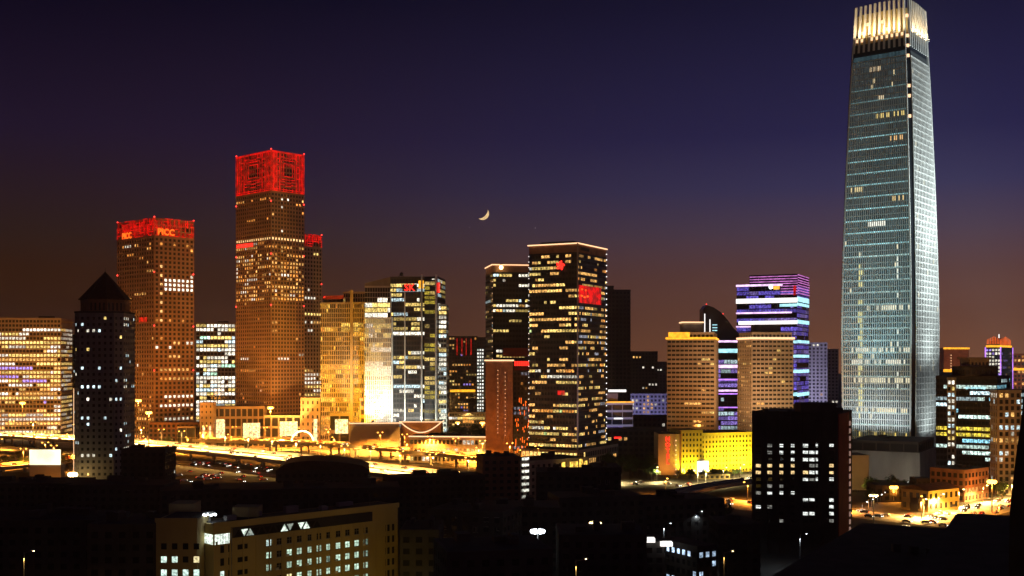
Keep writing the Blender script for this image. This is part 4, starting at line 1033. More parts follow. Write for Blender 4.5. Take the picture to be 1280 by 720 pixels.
mb = MB(); mb.tube((c_.x, c_.y, Z(422, Y)), (c_.x, c_.y, Z(417, Y)), .6, .5, 6); b.part('spire_light', mb, M['led_white'])
mb = MB(); mb.prism(inset(p, .2), Z(434, Y), Z(431.5, Y)); b.part('crown_light', mb, M['led_gold']); b.finish()
Y = 1500; p = front(1262, 1300, Y, 40); b = Bld('distant_tower', 'distant dim orange-lit block at the right edge with a gold band', 'tower', p)
b.tier(Z(442, Y), M['brick'], cell=(5, 5), lf=lit(.2, ((ORG, 1), (WARM, 1)), 193, .4, rows=lambda r, c: .25, dim=(.3, 1))); bar(b, 0, None, None, Z(463, Y), Z(460, Y), M['led_gold'], 'gold_light_line'); b.finish()
p = front(1178, 1212, 1450, 25); b = Bld('distant_block', 'low distant block with a bright gold sign behind the black glass office', 'building', p)
b.tier(Z(462, 1450), M['darkconc'], cell=(5, 5), lf=lit(.2, ((ORG, 1),), 194, .4)); bar(b, 0, 1, 12, Z(465, 1450), Z(461.5, 1450), M['led_gold'], 'gold_sign'); b.finish()
flood((X(1200, 1580), 1580, 10), (X(1205, 1700), 1700, 60), 260000, (1, .35, .1), 'orange floodlight before the distant brown tower', cone=110)
flood((X(1270, 1420), 1420, 10), (X(1275, 1500), 1500, 50), 200000, (1, .35, .1), 'orange floodlight before the distant orange block', cone=120)
# --- low buildings at the right
p = quadpoly(1160, 560, 1127, 1198, 55); b = Bld('shed', 'low yellow-lit shed with a shallow gabled roof beside the boulevard', 'shed', p)
zt = 10.5
b.tier(zt, M['cream'], cell=(4.2, 5), pier=.5, span=.45, depth=.2, lf=lit(.1, ((WARM, 1),), 201, .3, rows=lambda r, c: .1), roof=False, parapet=.4)
mb = MB(); r0 = (p[0] + p[1]) / 2; r1 = (p[2] + p[3]) / 2; e = 1.0; q = inset(p, -.7)
mb.face([(q[0].x, q[0].y, zt), (q[1].x, q[1].y, zt), (r0.x, r0.y, zt + 2.6)]); mb.face([(q[2].x, q[2].y, zt), (q[3].x, q[3].y, zt), (r1.x, r1.y, zt + 2.6)])
mb.face([(q[1].x, q[1].y, zt), (q[2].x, q[2].y, zt), (r1.x, r1.y, zt + 2.6), (r0.x, r0.y, zt + 2.6)]); mb.face([(q[3].x, q[3].y, zt), (q[0].x, q[0].y, zt), (r0.x, r0.y, zt + 2.6), (r1.x, r1.y, zt + 2.6)])
b.part('gabled_roof', mb, M['tile']); mb = MB(); o, u, wd, n = b.faces()[0]; mb.obox(o, u, n, wd * .35, wd * .65, .3, .42, 0, 6.5); b.part('door', mb, M['dark']); b.finish()
p = quadpoly(1205, 600, 1163, 1235, 50); b = Bld('brick_building', 'low flat-roofed brick building with an orange-lit long side behind the shed', 'building', p)
b.tier(17, M['brick'], cell=(3.4, 3.6), pier=.35, span=.4, depth=.35, lfs=[lit(.02, ((WARM, 1),), 202), lit(.3, ((ORG, 2), (WARM, 2)), 203, .5, rows=lambda r, c: .35, dim=(.2, .8))]); clutter(b, p, 17, 6, 3, 1.4); b.finish()
flood((X(1192, 548), 548, 5), (X(1180, 585), 585, 6), 40000, (1, .55, .06), 'yellow floodlight before the long side of the gabled shed', cone=120)
flood((X(1236, 590), 590, 3), (X(1220, 620), 620, 8), 32000, (1, .32, .05), 'orange floodlight before the long side of the brick building', cone=120)
p = front(1146, 1164, 615, 10); b = Bld('stair_block', 'narrow dark stair block with a few lamps between shed and podium', 'building', p)
b.tier(Z(598, 615), M['darkconc'], cell=(3, 3.5), lf=lit(.3, ((YEL, 1), (WHITE, 1)), 204, .3, rows=lambda r, c: .3)); b.finish()
p = front(1095, 1140, 600, 14); b = Bld('low_building', 'low dark building behind a string of white lamps by the podium', 'building', p)
b.tier(9, M['darkconc'], cell=(4, 4), lf=lit(.05, ((WARM, 1),), 205)); b.finish()
for i in range(12):
    t = make_lamp(5, (1,), M['lamp_white'], 'small white garden lamp in the row before the grey podium hall', 'white lamps before the podium', 400 if i % 3 == 0 else 0, CLD, .35) if i == 0 else dup(wl0)
    if i == 0: wl0 = t
    yy = 560 + i * 10; t.location = (X(1078 + i * 5.6 + (i % 2) * 2, yy), yy, 0)

# ================================================================ left centre low buildings by the viaduct
Y = 985
def lowb(x0, x1, py, Y, label, m='stone', depth=22, skew=0, cell=(4, 4), lf=None, name='low_building', pier=.4, span=.4, fin=True, **k):
    p = front(x0, x1, Y, depth, skew); b = Bld(name, label, 'building', p)
    b.tier(Z(py, Y), M[m], cell=cell, pier=pier, span=span, depth=.4, lf=lf or lit(0), **k)
    return b.finish() if fin else b
b = lowb(186, 248, 528, Y, 'low dark annex between the stone tower with orange letter signs and the turreted hall', 'brick', lf=lit(.05, ((WARM, 1),), 211)) 
b = lowb(222, 244, 533, Y - 14, 'small plain orange-lit box left of the stone turret', 'stone', pier=.03, span=.04, cell=(8, 8), depth=12)
b = lowb(250, 266, 503, Y - 18, 'square stone turret with two little windows at its top', 'stone', depth=10, cell=(3.4, 5), pier=.7, span=.6, name='stone_turret', fin=False, lf=lambda c, r, nc, nr: OFF)
mb = MB(); o, u, wd, n = b.faces()[0]
for a in (.22, .72):
    for k in range(3): mb.obox(o, u, n, wd * a, wd * a + 1.6, .45, .7, 6 + k * 4.6, 9.8 + k * 4.6)
b.part('lit_niches', mb, M['led_warm']); b.finish()
def hall(x0, x1, py, Y, label, screens, **k):
    b = lowb(x0, x1, py, Y, label, fin=False, **k); o, u, wd, n = b.faces()[0]
    for s0, s1, y0, y1, m in screens:
        t0 = (s0 - x0) / (x1 - x0) * wd; t1 = (s1 - x0) / (x1 - x0) * wd; mb = MB(); mb.obox(o, u, n, t0, t1, .42, .7, Z(y1, Y), Z(y0, Y)); sc = b.part('lit_shop_front', mb, M[m])
        fm = MB()
        for i in range(1, 4): a = t0 + (t1 - t0) * i / 4; fm.obox(o, u, n, a - .1, a + .1, .7, .8, Z(y1, Y), Z(y0, Y))
        fm.obox(o, u, n, t0 - .2, t1 + .2, .42, .85, Z(y0, Y), Z(y0, Y) + .3); b.part('mullions', fm, M['metal'], parent=sc)
    return b.finish()
shop = emit('shop_front_light', (1, .78, .36), 1.5, .7, .8); M['shop'] = shop
hall(266.5, 330, 508, Y - 8, 'long stone hall with two bright white shop fronts right of the turret', [(266.8, 281, 524, 551, 'shop'), (304, 325, 529, 548, 'shop')], cell=(5, 8), pier=.25, span=.25, skew=4)
hall(330, 376, 519, Y - 22, 'stone hall below the tallest red-crowned tower with a lit arch', [(350, 372, 527, 545, 'shop')], cell=(6, 9), pier=.2, span=.2)
b = lowb(376, 400, 497, Y - 26, 'pale stone corner tower of the lit hall beside the orange glass office', 'stone', depth=12, cell=(4, 6), pier=.65, span=.55, name='stone_turret', fin=False)
o, u, wd, n = b.faces()[0]; mb = MB(); mb.obox(o, u, n, wd * .68, wd * .86, .45, .8, 4, Z(524, Y - 26)); b.part('lit_banner', mb, M['shop']); b.finish()
# lit arch in front of the hall
mb = MB(); ax = X(378, 930)
for i in range(10):
    t0 = math.pi * i / 10; t1 = math.pi * (i + 1) / 10; mb.tube((ax - 9 * math.cos(t0), 930, 8 + 9 * math.sin(t0)), (ax - 9 * math.cos(t1), 930, 8 + 9 * math.sin(t1)), .6, .6, 6)
tag(mb.build('lit_arch', M['lamp_warm'], org=(0, 0, 0)), 'glowing round arch of lamps standing before the stone hall', 'arch')
b = lowb(400, 413, 505, Y - 10, 'narrow brown block behind the stone corner tower', 'brick', depth=12)
hall(412, 437, 516, Y - 30, 'small pale pavilion with a blazing white screen left of the orange hall', [(419, 435, 524, 542, 'shop')], cell=(7, 12), pier=.15, span=.2)
p_ = empty('pavilion_roof', (0, 0, 0), 'x', 'x'); bpy.data.objects.remove(p_)
b = lowb(450, 463, 497, Y - 50, 'brown service tower between the pavilion and the ribbed glass wing', 'brick', depth=10, cell=(4, 7), name='service_tower')
# orange hall with curved light line
Y = 880; p = front(438, 500, Y, 12, 6); b = Bld('hall_building', 'orange-lit windowless hall with a light line along its roof', 'building', p)
zt = Z(529, Y); b.tier(zt, M['stone'], cell=(9, 9), pier=.02, span=.03, depth=.1); railtop(b, zt - .5, M['led_warm'], .8)
b.finish()
p = front(500.5, 552, Y + 18, 16); b = Bld('hall_building', 'brown hall with a sagging curved line of light on its front', 'building', p)
zt = Z(527, Y + 18); b.tier(zt, M['brick'], cell=(9, 9), pier=.02, span=.03, depth=.1); railtop(b, zt - .5, M['led_warm'], .7)
o, u, wd, n = b.faces()[0]; mb = MB(); K = 20
for i in range(K):
    def cv(t): return (o.x + u.x * wd * t, o.y - 1.3, zt - 8.5 * math.sin(math.pi * t) ** .9 if 0 < t < 1 else zt)
    mb.tube(cv(i / K), cv((i + 1) / K), .45, .45, 5)
b.part('curved_light_line', mb, M['led_warm']); b.finish()
p = front(512, 660, 830, 22, -10); b = Bld('station_hall', 'long low hall with a straight light line and lit window strip', 'building', p)
zt = Z(545, 830); b.tier(zt, M['stone'], cell=(3, 7), pier=.3, span=.5, depth=.4, lf=lit(.6, ((ORG, 1), (YEL, 2), (WHITE, 1)), 221, .5, rows=lambda r, c: .75 if .2 < r < .9 else .3, dim=(.2, 1)))
bar(b, 0, None, b.faces()[0][2] * .78, zt - .6, zt + .2, M['led_warm']); clutter(b, p, zt, 15, 5, 1.5); b.finish()
for i, fx in enumerate((448, 462, 478, 492)): flood((X(fx, 866), 866, 2), (X(fx, 880), 880, 14), 42000, (1, .42, .06), 'orange floodlight on the ground before the windowless orange hall', cone=140, group='floodlights of the orange hall')
for i, fx in enumerate((520, 545, 572, 600, 630)): flood((X(fx, 808), 808, 2), (X(fx, 830), 828, 10), 12000, (1, .42, .06), 'orange floodlight on the ground before the long low hall', cone=140, group='floodlights of the long low hall')
# facade floods: sodium ones added for the stone towers' ambient glow, white for the glass office
flood((X(432, 905), 905, 10), (X(442, 960), 955, 60), 330000, (1, .42, .012), 'amber floodlight at the foot of the orange glass office', cone=90)
flood((X(448, 905), 905, 10), (X(448, 960), 955, 90), 330000, (1, .42, .012), 'second amber floodlight at the foot of the orange glass office, nearer the ribbed wing', cone=80)
flood((X(466, 895), 895, 27), (X(470, 930), 930, 45), 170000, (1, .93, .68), 'white floodlight at the foot of the ribbed glass wing', cone=60)
flood((X(480, 900), 900, 4), (X(476, 930), 930, 40), 120000, (1, .93, .68), 'second white floodlight close below the ribbed glass wing', cone=60)
flood((X(515, 918), 918, 5), (X(515, 935), 935, 40), 420000, (1, 1, .8), 'white floodlight before the main front of the stepped glass office', cone=80)
flood((X(548, 918), 918, 5), (X(545, 935), 935, 40), 160000, (.95, 1, .8), 'white floodlight before the side wing of the stepped glass office', cone=80)
flood((X(365, 925), 925, 12), (X(362, 1000), 1000, 90), 330000, (1, .46, .09), 'warm floodlight on the hall roof before the right face of the tallest stone tower', cone=90)
flood((X(310, 925), 925, 12), (X(318, 1000), 1000, 120), 100000, (1, .27, .035), 'amber floodlight on the hall roof before the left face of the tallest stone tower', cone=90)
flood((X(396, 1040), 1040, 14), (X(390, 1090), 1090, 100), 110000, (1, .32, .06), 'amber floodlight behind the stone halls before the half hidden red-crowned tower', cone=90)
flood((X(215, 930), 930, 10), (X(215, 1010), 1010, 100), 150000, (1, .27, .03), 'amber floodlight before the right face of the stone tower with orange letter signs', cone=95)
flood((X(165, 930), 930, 10), (X(170, 1010), 1010, 100), 105000, (1, .23, .025), 'amber floodlight before the left face of the stone tower with orange letter signs', cone=95)
flood((X(30, 1000), 1000, 10), (X(30, 1080), 1080, 50), 190000, (1, .34, .04), 'amber floodlight before the lit office block at the left edge', cone=110)
for px, col, nm, pw in ((862, (1, .40, .07), 'left', 95000), (905, (1, .36, .06), 'left', 36000), (955, (1, .58, .25), 'right', 230000), (930, (1, .42, .12), 'right', 50000)):
    flood((X(px, 800), 800, 22), (X(px, 860), 858, 70), pw, col, '%s amber floodlight on the roof edge below the %s golden twin' % ('stronger' if px in (862, 955) else 'weaker', nm), cone=100)
flood((X(625, 755), 755, 12), (X(624, 800), 800, 50), 30000, (1, .32, .09), 'dim orange floodlight below the brown slab', cone=100)
flood((X(735, 700), 700, 25), (X(740, 760), 760, 60), 30000, (.6, .65, 1), 'bluish floodlight below the right face of the black glass tower', cone=90)
# billboard at the left
Y = 640; t = empty('billboard', (X(56, Y), Y, 0), 'blazing white-yellow lit billboard on a plain box at the left', 'billboard')
x0 = X(37, Y) - X(56, Y); x1 = X(76, Y) - X(56, Y)
mb = MB(); mb.box(x0, x1, 0, 6, 0, Z(581, Y)); mb.build('box_wall', M['stone'], t)
mb = MB(); mb.box(x0, x1, -.3, .5, Z(581, Y) + .05, Z(562, Y)); sc = mb.build('screen', emit('billboard_light', (1, .88, .55), 1.8, .3, .08), t)
mb = MB(); mb.box(x0 - .25, x1 + .25, -.35, .55, Z(562, Y) + .02, Z(561, Y)); mb.box(x0 - .25, x0 - .02, -.35, .55, Z(581, Y), Z(562, Y)); mb.box(x1 + .02, x1 + .25, -.35, .55, Z(581, Y), Z(562, Y)); mb.build('screen_frame', M['metal'], t)
flood((X(56, 625), 625, 2), (X(56, 640), 640, 8), 5000, SOD, 'small orange floodlight under the lit billboard', cone=120)

# ================================================================ foreground: dark roofs and the near buildings
# cream building
Y = 292
p = quadpoly(267, Y, 243, 497, 46); 
p = [p[0], p[1], p[2], p[3]]; zt = Z(656, Y)
b = Bld('office_block', 'cream office block at the bottom left with triangle-shaped top windows', 'office building', p)
frm = MB(); body = MB(); body.prism(p, 0, zt)
o1, u1, w1, n1 = b.faces(p)[-1]; fi = len(b.faces(p)) - 1
# parapet, bands, pilasters
body.obox(o1, u1, n1, -.3, w1 + .3, .0, .45, zt - .9, zt + .5)
for k in range(16): a = .8 + k * (w1 - 1) / 15; body.obox(o1, u1, n1, a - .22, a + .22, 0, .16, 0, zt - 4.4)
b.part('wall', body, M['cream'])
rb = MB(); rb.prism(inset(p, .8), zt, zt + .05); b.part('roof', rb, M['roof'])
# the window grid, placed on the wall in metres
ps = w1 / 15.0; fh = 3.32; rng = random.Random(8)
pat = ['..L........', 'L.LLLLLLLLD', 'L.LLLLDLLLD', 'L.YLLLLLLLL', 'LYLLDLLLLDL', '.LLLDLLYLLL', 'LLLLLDLLLLD']
# dark ribbon of triangle windows under the parapet
tri = MB(); tri.obox(o1, u1, n1, 5.4, w1 * .845, .03, .14, zt - 4.0, zt - 1.3); b.part('window_band', tri, M['dark'])
def q1(a, z, d=.2): return (o1.x + u1.x * a + n1.x * d, o1.y + u1.y * a + n1.y * d, z)
m0 = w1 * .28
litset = {1, 8, 10}
for k in range(15):
    a = 5.9 + k * 1.75
    if a + 1.8 > w1 * .84: break
    up = k % 2 == 0; L_ = k in (1, 2, 8, 9, 11, 12)
    col = (.85, 1, .85) if L_ and k not in (2, 9) else ((.3, .35, .3) if L_ else OFF)
    pts = [q1(a, zt - 3.8), q1(a + 2.3, zt - 3.8), q1(a + 1.15, zt - 1.9)] if up else [q1(a + 1.2, zt - 3.8, .18), q1(a + 2.3, zt - 2.0, .18), q1(a + .2, zt - 2.0, .18)]
    b.w.append((pts, col, 1, None))
for r in range(10):
    z = zt - 5.6 - r * fh
    if z < 4: break
    s_ = '...........' if r == 0 else pat[min(r, 6)] if r < 7 else 'LL.LLYL.LLL'
    for k in range(11):
        a = m0 - 1.2 + k * (w1 * .825 - m0) / 10.2
        ch = s_[k]; t = rng.uniform(.5, 1.15)
        col = OFF if ch == '.' else (.2 * t, .3 * t, .24 * t) if ch == 'D' else (1, .85, .4) if ch == 'Y' else (.6 * t, .85 * t, .66 * t)
        if r == 0 and k == 0: col = (.6, .8, .75)
        frm = MB(); b.pane(o1, u1, n1, a, a + 1.45, z - 1.6, z, col, off=.03, frame=frm)
        frm.obox(o1, u1, n1, a - .12, a + 1.57, 0, .22, z - 1.8, z - 1.6); frm.obox(o1, u1, n1, a + .7, a + .77, 0.03, .1, z - 1.61, z); frm.obox(o1, u1, n1, a, a + 1.45, .031, .09, z - .65, z - .58)
    for a in (1.9, 4.2): b.pane(o1, u1, n1, a, a + 1.1, z - 1.9, z, (.7, .9, .8) if (r == 2 and a < 3) else OFF, off=.03)
    b.pane(o1, u1, n1, 6.9, 9.9, z - 1.6, z - .3, OFF, off=.03)
    for a in (w1 * .925, w1 * .965): b.pane(o1, u1, n1, a, a + (1.5 if a < w1 * .95 else .8), z - 1.9, z, OFF, off=.03)
# corner strip of bright windows
frm = MB(); b.pane(o1, u1, n1, .3, 4.6, zt - 5.2, zt - 2.6, (1.0, 1.15, 1.0), off=.05, frame=frm)
for k in range(1, 6): frm.obox(o1, u1, n1, .3 + k * .78, .36 + k * .78, .05, .12, zt - 5.2, zt - 2.6)
o0, u0, w0, n0 = b.faces(p)[0]; b.pane(o0, u0, n0, w0 - 4.6, w0 - .3, zt - 5.2, zt - 2.6, (1.0, 1.15, 1.0), off=.05)
# left block of the same building
pl = front(195, 246, Y - 4, 16)
zl = Z(650, Y - 4); lb = MB(); lb.prism(pl, 0, zl); lb.obox(pl[0], V((1, 0)), V((0, -1)), -.2, (pl[1] - pl[0]).length + .2, 0, .35, zl - .6, zl + .5); b.part('left_block', lb, M['cream'])
rb = MB(); rb.prism(inset(pl, .6), zl, zl + .04); b.part('roof', rb, M['roof'])
for r in range(9):
    z = zl - 5.9 - r * fh
    for k in range(4):
        a = 1.3 + k * 2.75; ch = ['....', 'LL.Y', 'LLLL', '.LLD', 'L.LL', 'LL.L', '..LL', 'LLLL', 'L.L.'][r][k]
        b.pane(pl[0], V((1, 0)), V((0, -1)), a, a + 1.4, z - 1.55, z, OFF if ch == '.' else (.9, .75, .4) if ch == 'Y' else (.75, 1, .88) if ch == 'L' else (.3, .4, .35), off=.03)
# plant houses on the roof
for (a, c_, py, dd) in ((211, 241, 630, 8), (290, 322, 634, 6)):
    q = front(a, c_, Y + 14, dd); mb = MB(); mb.prism(q, zl - 2, Z(py, Y + 14)); b.part('rooftop_house', mb, M['cream'])
b.glass = M['winroom']
rngc = random.Random(31)
for i in range(16):
    a = rngc.choice([m0 - 1.2 + (k + .86) * (w1 * .825 - m0) / 10.2 for k in range(10)]); z = zt - 5.6 - rngc.randrange(1, 8) * fh - 1.75
    mb = MB(); mb.obox(o1, u1, n1, a, a + .85, .02, .45, z, z + .65); b.part('air_conditioner', mb, M['white'])
for (a0, a1, d) in ((6, 9, -4), (16, 18, -6), (25, 29, -5), (36, 38, -4), (44, 49, -7)):
    mb = MB(); mb.obox(o1, u1, n1, a0, a1, d - 1.6, d, zt, zt + rngc.uniform(.9, 2.0)); b.part('rooftop_unit', mb, M['conc'])
for a in (12, 31, 52): mb = MB(); mb.tube((o1.x + u1.x * a - n1.x * 3, o1.y + u1.y * a - n1.y * 3, zt), (o1.x + u1.x * a - n1.x * 3, o1.y + u1.y * a - n1.y * 3, zt + 3.6), .05, .03, 5); b.part('antenna', mb, M['pole'])
mb = MB(); mb.tube(q1(5.0, 1, .25), q1(5.0, zt - 1, .25), .09, .09, 6); b.part('drainpipe', mb, M['pole'])
b.finish()
t = mast(262, 641, 296, 'thin white roof lamp on the cream office block', 90, CLD, 'lamp_white', .35, z0=zt); 
# the light that washes its right end
_q = o1 + u1 * (w1 - 1.5) + n1 * 7; _r = o1 + u1 * (w1 - 1) ; flood((_q.x, _q.y, 12), (_r.x, _r.y, 20), 26000, (1, .66, .07), 'yellow floodlight at the foot of the cream office, by its right end', cone=120)
flood((X(380, 270), 270, 8), (X(380, 300), 310, 26), 4200, (1, .62, .12), 'warm floodlight in the yard before the cream office', cone=130)  # yard floods added as general ambient light on the cream walls
flood((X(480, 300), 298, 6), (X(460, 330), 336, 20), 3200, (1, .62, .08), 'yellow floodlight in the yard by the long side of the cream office', cone=130)
flood((X(215, 262), 262, 8), (X(220, 290), 290, 24), 900, (1, .6, .14), 'weak lamp before the left block of the cream office', cone=130)

# dark apartment block
Y = 430; p = quadpoly(1047, Y, 940.5, 1065, 27)
b = Bld('apartment_block', 'near-black apartment block with scattered white and amber windows', 'apartment building', p)
zt = Z(516, Y); o, u, wd, n = b.faces()[0]; body = MB(); body.prism(p, 0, zt)
for i, a in enumerate((0, .145, .29, .425, .56, .78, .96)): body.obox(o, u, n, wd * a, wd * a + 1.2, 0, .9, 0, zt + (.6 if i % 2 else .3))
for r in range(18): body.obox(o, u, n, 0, wd, 0, .25, zt - 7.2 - r * 3.0, zt - 6.9 - r * 3.0)
b.part('wall', body, M['darkconc']); rb = MB(); rb.prism(inset(p, .5), zt, zt + .06); b.part('roof', rb, M['roof'])
mb = MB(); o2, u2, w2, n2 = b.faces()[1]; mb.obox(o2, u2, n2, .6, w2 * .72, .0, .35, 0, zt - .6); b.part('red_side_wall', mb, M['redwall'])
mb = MB()
for r in range(19): mb.obox(o2, u2, n2, w2 * .78, w2 * .84, .0, .4, zt - 6 - r * 3.0, zt - 4.2 - r * 3.0)
b.part('stair_lights', mb, emit('dim_stair_light', (.5, .3, .25), .5))
q = front(1001, 1045, Y + 2, 9); mb = MB(); mb.prism(q, zt, Z(504, Y)); mb.prism(front(1045, 1054, Y + 3, 8), zt, Z(510, Y)); b.part('lift_house', mb, M['darkconc'])
mb = MB(); mb.prism(front(955, 960, Y + 4, 3), zt, Z(511.5, Y)); b.part('chimney', mb, M['darkconc'])
A = ((1, .68, .3)); W_ = (.95, 1.0, .95); D_ = (.2, .2, .18)
grid = {556: 'ddWW WDW W', 565: '.dWW WWWW .', 574: '...W WW W .'}
colx = [948, 962, 976, 990, 1007, 1015, 1023, 1040]
rows_ = [(557, '.dWWW.WW'), (565.5, '.dWWWWW.'), (574.5, '...WWWW.'), (582, 'AAAA.ddA'), (590.5, 'AAAAAWWA'), (599, '....WdWW'), (607.5, '.dd.....'), (616, 'dWWW....'), (625, '....WW.W'), (633.5, 'Wd.....W'), (642, '....WW.W'), (651, '..d....d')]
frm = MB()
for py, s_ in rows_:
    for x, ch in zip(colx, s_): b.pxwin(0, x, py, 1.95, 1.25, {'.': OFF, 'd': D_, 'W': W_, 'A': A}[ch], frm)
b.framemat = M['darkconc']; b.glass = M['winroom']; b.finish()
# black spire-like roof edge at the far right
Y = 150; x0 = X(1262, Y); mb = MB()
t = empty('dark_tower', (X(1262, Y) * (Y + 8) / Y + 4, Y + 3, 0), 'unlit black tapering tower top cutting into the right edge', 'tower')
mb = MB(); cx = X(1262, Y) * (Y + 8) / Y + 4; pr = [(1262, 652), (1266, 610), (1270, 575), (1275, 540), (1279.5, 500)]
prev = None
for px, py in [(1260, 800)] + pr:
    hw = cx - X(px, Y) * (Y + 8) / Y; z = Z(py, Y); cur = ([V((cx - hw, Y)), V((cx + hw, Y)), V((cx + hw, Y + 8)), V((cx - hw, Y + 8))], z)
    if prev: mb.prism([V((q.x, q.y)) for q in prev[0]], prev[1], z, top=cur[0])
    else: mb.prism(cur[0], 0, z)
    prev = cur
mb.build('roof_shell', M['roof'], t, (cx, Y + 3, 0))
mb = MB(); mb.prism([V((cx + s * (hw + .3), Y + hw + c * (hw + .3))) for s, c in ((-1, -1), (1, -1), (1, 1), (-1, 1))], prev[1], prev[1] + .8); mb.build('cap', M['dark'], t, (cx, Y + 3, 0))

def dark(x0, x1, py, Y, label, depth=18, skew=0, p_=.006, m='darkconc', seed=0, pal=((COOL, 3), (WHITE, 2)), name='dark_building', cell=(3.4, 3.1), extra=0, roofm=True):
    p = front(x0, x1, Y, depth, skew); b = Bld(name, label, 'building', p)
    b.tier(Z(py, Y), M[m], cell=cell, pier=.5, span=.5, depth=.3, lf=lit(p_, pal, 300 + seed, .45, rows=lambda r, c: p_, dim=(.4, 1.1)))
    clutter(b, p, Z(py, Y), seed, 3 + extra, 2.4); return b
dark(604, 650, 571, 520, 'dark brown block with three lit windows left of the white balcony lights', 20, 3, .0, 'brick', 1, name='apartment_block').finish()
b = dark(649, 735, 577, 540, 'dim tan block with a column of lit balconies at its left end', 22, 26, .04, 'stone', 2, ((WARM, 1),), name='apartment_block')
o, u, wd, n = b.faces()[0]
for i in range(7):
    k = (1.0, .95, .8, .6, .5, .6, .25)[i]; b.pane(o, u, n, 1.2, 5.4, Z(575.5, 540) - i * 3.0, Z(572.2, 540) - i * 3.0, (k, k, k * .85), off=.6)
for a, z in ((.72, 8), (.79, 8), (.86, 9), (.93, 8), (.6, 8)): b.pane(o, u, n, wd * a, wd * a + 2.2, z + 13, z + 17, (1.2, .7, .1), off=.4)
b.finish()
flood((X(728, 545), 545, 14), (X(722, 560), 566, 22), 4000, (1, .65, .15), 'yellow floodlight behind the black block lighting the tan block end', cone=120)
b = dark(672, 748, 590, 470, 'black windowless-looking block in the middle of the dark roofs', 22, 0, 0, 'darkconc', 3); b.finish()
b = dark(742, 776, 584, 474, 'black block with four faint slit windows right of the windowless-looking one', 20, 0, 0, 'darkconc', 4)
for i in range(4): b.pxwin(0, 749 + i * 4.6, 602, .7, 2.3, (.25, .17, .07))
b.finish()
fm = MB()
o = bpy.data.objects
b = dark(345, 462, 588, 560, 'long black hall with a humped roof in front of the viaduct', 34, 6, 0, 'darkconc', 5, name='hall_building')
mb = MB(); q = front(345, 462, 560, 34, 6); zz = Z(588, 560); nseg = 12
for i in range(nseg):
    def hp(t): return 7.0 * math.sin(math.pi * min(1, max(0, t))) ** .45 * (1 - .4 * t)
    t0, t1 = i / nseg, (i + 1) / nseg; a0, a1 = q[0].lerp(q[1], t0), q[0].lerp(q[1], t1); c0, c1 = q[3].lerp(q[2], t0), q[3].lerp(q[2], t1)
    h0, h1 = hp(t0) * .78, hp(t1) * .78
    mb.hexa([(a0.x, a0.y, zz - .1), (a1.x, a1.y, zz - .1), (c1.x, c1.y, zz - .1), (c0.x, c0.y, zz - .1), (a0.x, a0.y, zz + h0), (a1.x, a1.y, zz + h1), (c1.x, c1.y, zz + h1), (c0.x, c0.y, zz + h0)])
b.part('humped_roof', mb, M['tile'])
for i in range(3): b.pxwin(0, 406 + i * 5.5, 598, 1.0, 2.2, (.35, .45, .7))
b.pxwin(0, 393, 613, .8, 1.6, (.7, .6, .5)); b.pxwin(0, 405, 613, .8, 1.6, (.9, .9, .9)); b.finish()
dark(487, 606, 597, 500, 'long low black roof between the humped hall and the brown block', 16, 12, 0, 'darkconc', 6, extra=2).finish()
dark(152, 206, 561, 520, 'black block at the right foot of the pointed-roof tower', 16, 0, .008, 'darkconc', 7).finish()
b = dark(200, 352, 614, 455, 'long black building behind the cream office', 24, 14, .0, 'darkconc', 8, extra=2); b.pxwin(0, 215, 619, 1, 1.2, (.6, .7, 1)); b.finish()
b = dark(-30, 92, 604, 500, 'wide black building at the left edge below the billboard', 26, 0, 0, 'darkconc', 9, extra=3)
for i in range(9): b.pxwin(0, 30 + i * 7.1, 606 + (i % 3), .8, .8, (.1, .14, .2))
b.finish()
b = dark(84, 205, 606, 470, 'black building with a short row of blue-white windows below the pointed-roof tower', 22, 0, 0, 'darkconc', 10)
for x in (146, 156, 161, 166): b.pxwin(0, x, 610, .9, 1.8 if x > 150 else 1, (.8, 1, 1))
b.finish()
for i, (x0, x1, py, Y, lab, sk_) in enumerate((
    (-40, 120, 650, 300, 'unlit black roof block in the bottom left corner', 0), (110, 196, 655, 290, 'unlit black block touching the left end of the cream office', 0),
    (500, 548, 662, 320, 'black block just right of the cream office', 0), (300, 500, 612, 400, 'black flat-roofed block hidden behind the cream office roof', 8),
    (600, 700, 634, 400, 'black block behind the white star lamp', 0), (700, 806, 622, 420, 'black block under the slit-windowed one', 6),
    (775, 905, 628, 430, 'black block before the hotel street', 14), (560, 690, 690, 250, 'black roof at the bottom centre', 5), (700, 808, 668, 300, 'black block left of the blue-lit office', 0),
    (900, 950, 655, 380, 'black block left of the near-black apartment block', 0))):
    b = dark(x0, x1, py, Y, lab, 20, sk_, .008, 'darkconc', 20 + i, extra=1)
    if i == 5:
        for (x, y, s_) in ((745, 630, .5), (790, 650, .8)): b.pxwin(0, x, y, s_, s_, (.6, .7, .7))
    if i == 6:
        for (x, y, s_) in ((825, 624.6 + 9, .9), (796, 641, 1.5), (788, 650, .9), (845, 650, .5), (810, 659, .5)): b.pxwin(0, x, y, s_, s_ * 1.3, (.8, .9, 1))
    b.finish()
# lit-window block 540..626
b = dark(536, 628, 636, 360, 'black school-like block with short rows of white windows', 18, -8, 0, 'darkconc', 40, name='school_building')
for py, xs in ((643.5, (602, 606.5, 611, 616, 620, 624)), (655, (604, 609)), (662, (593, 598)), (671.5, (592, 597.5)), (675, (544, 549, 554, 559)), (655.5, (558,)), (665, (558, 574)), (644, (520 + 20, 571)), (660, (623,))):
    for x in xs: b.pxwin(0, x, py, .75, 1.5, (.9, 1, 1))
b.glass = M['winsoft']; b.finish()
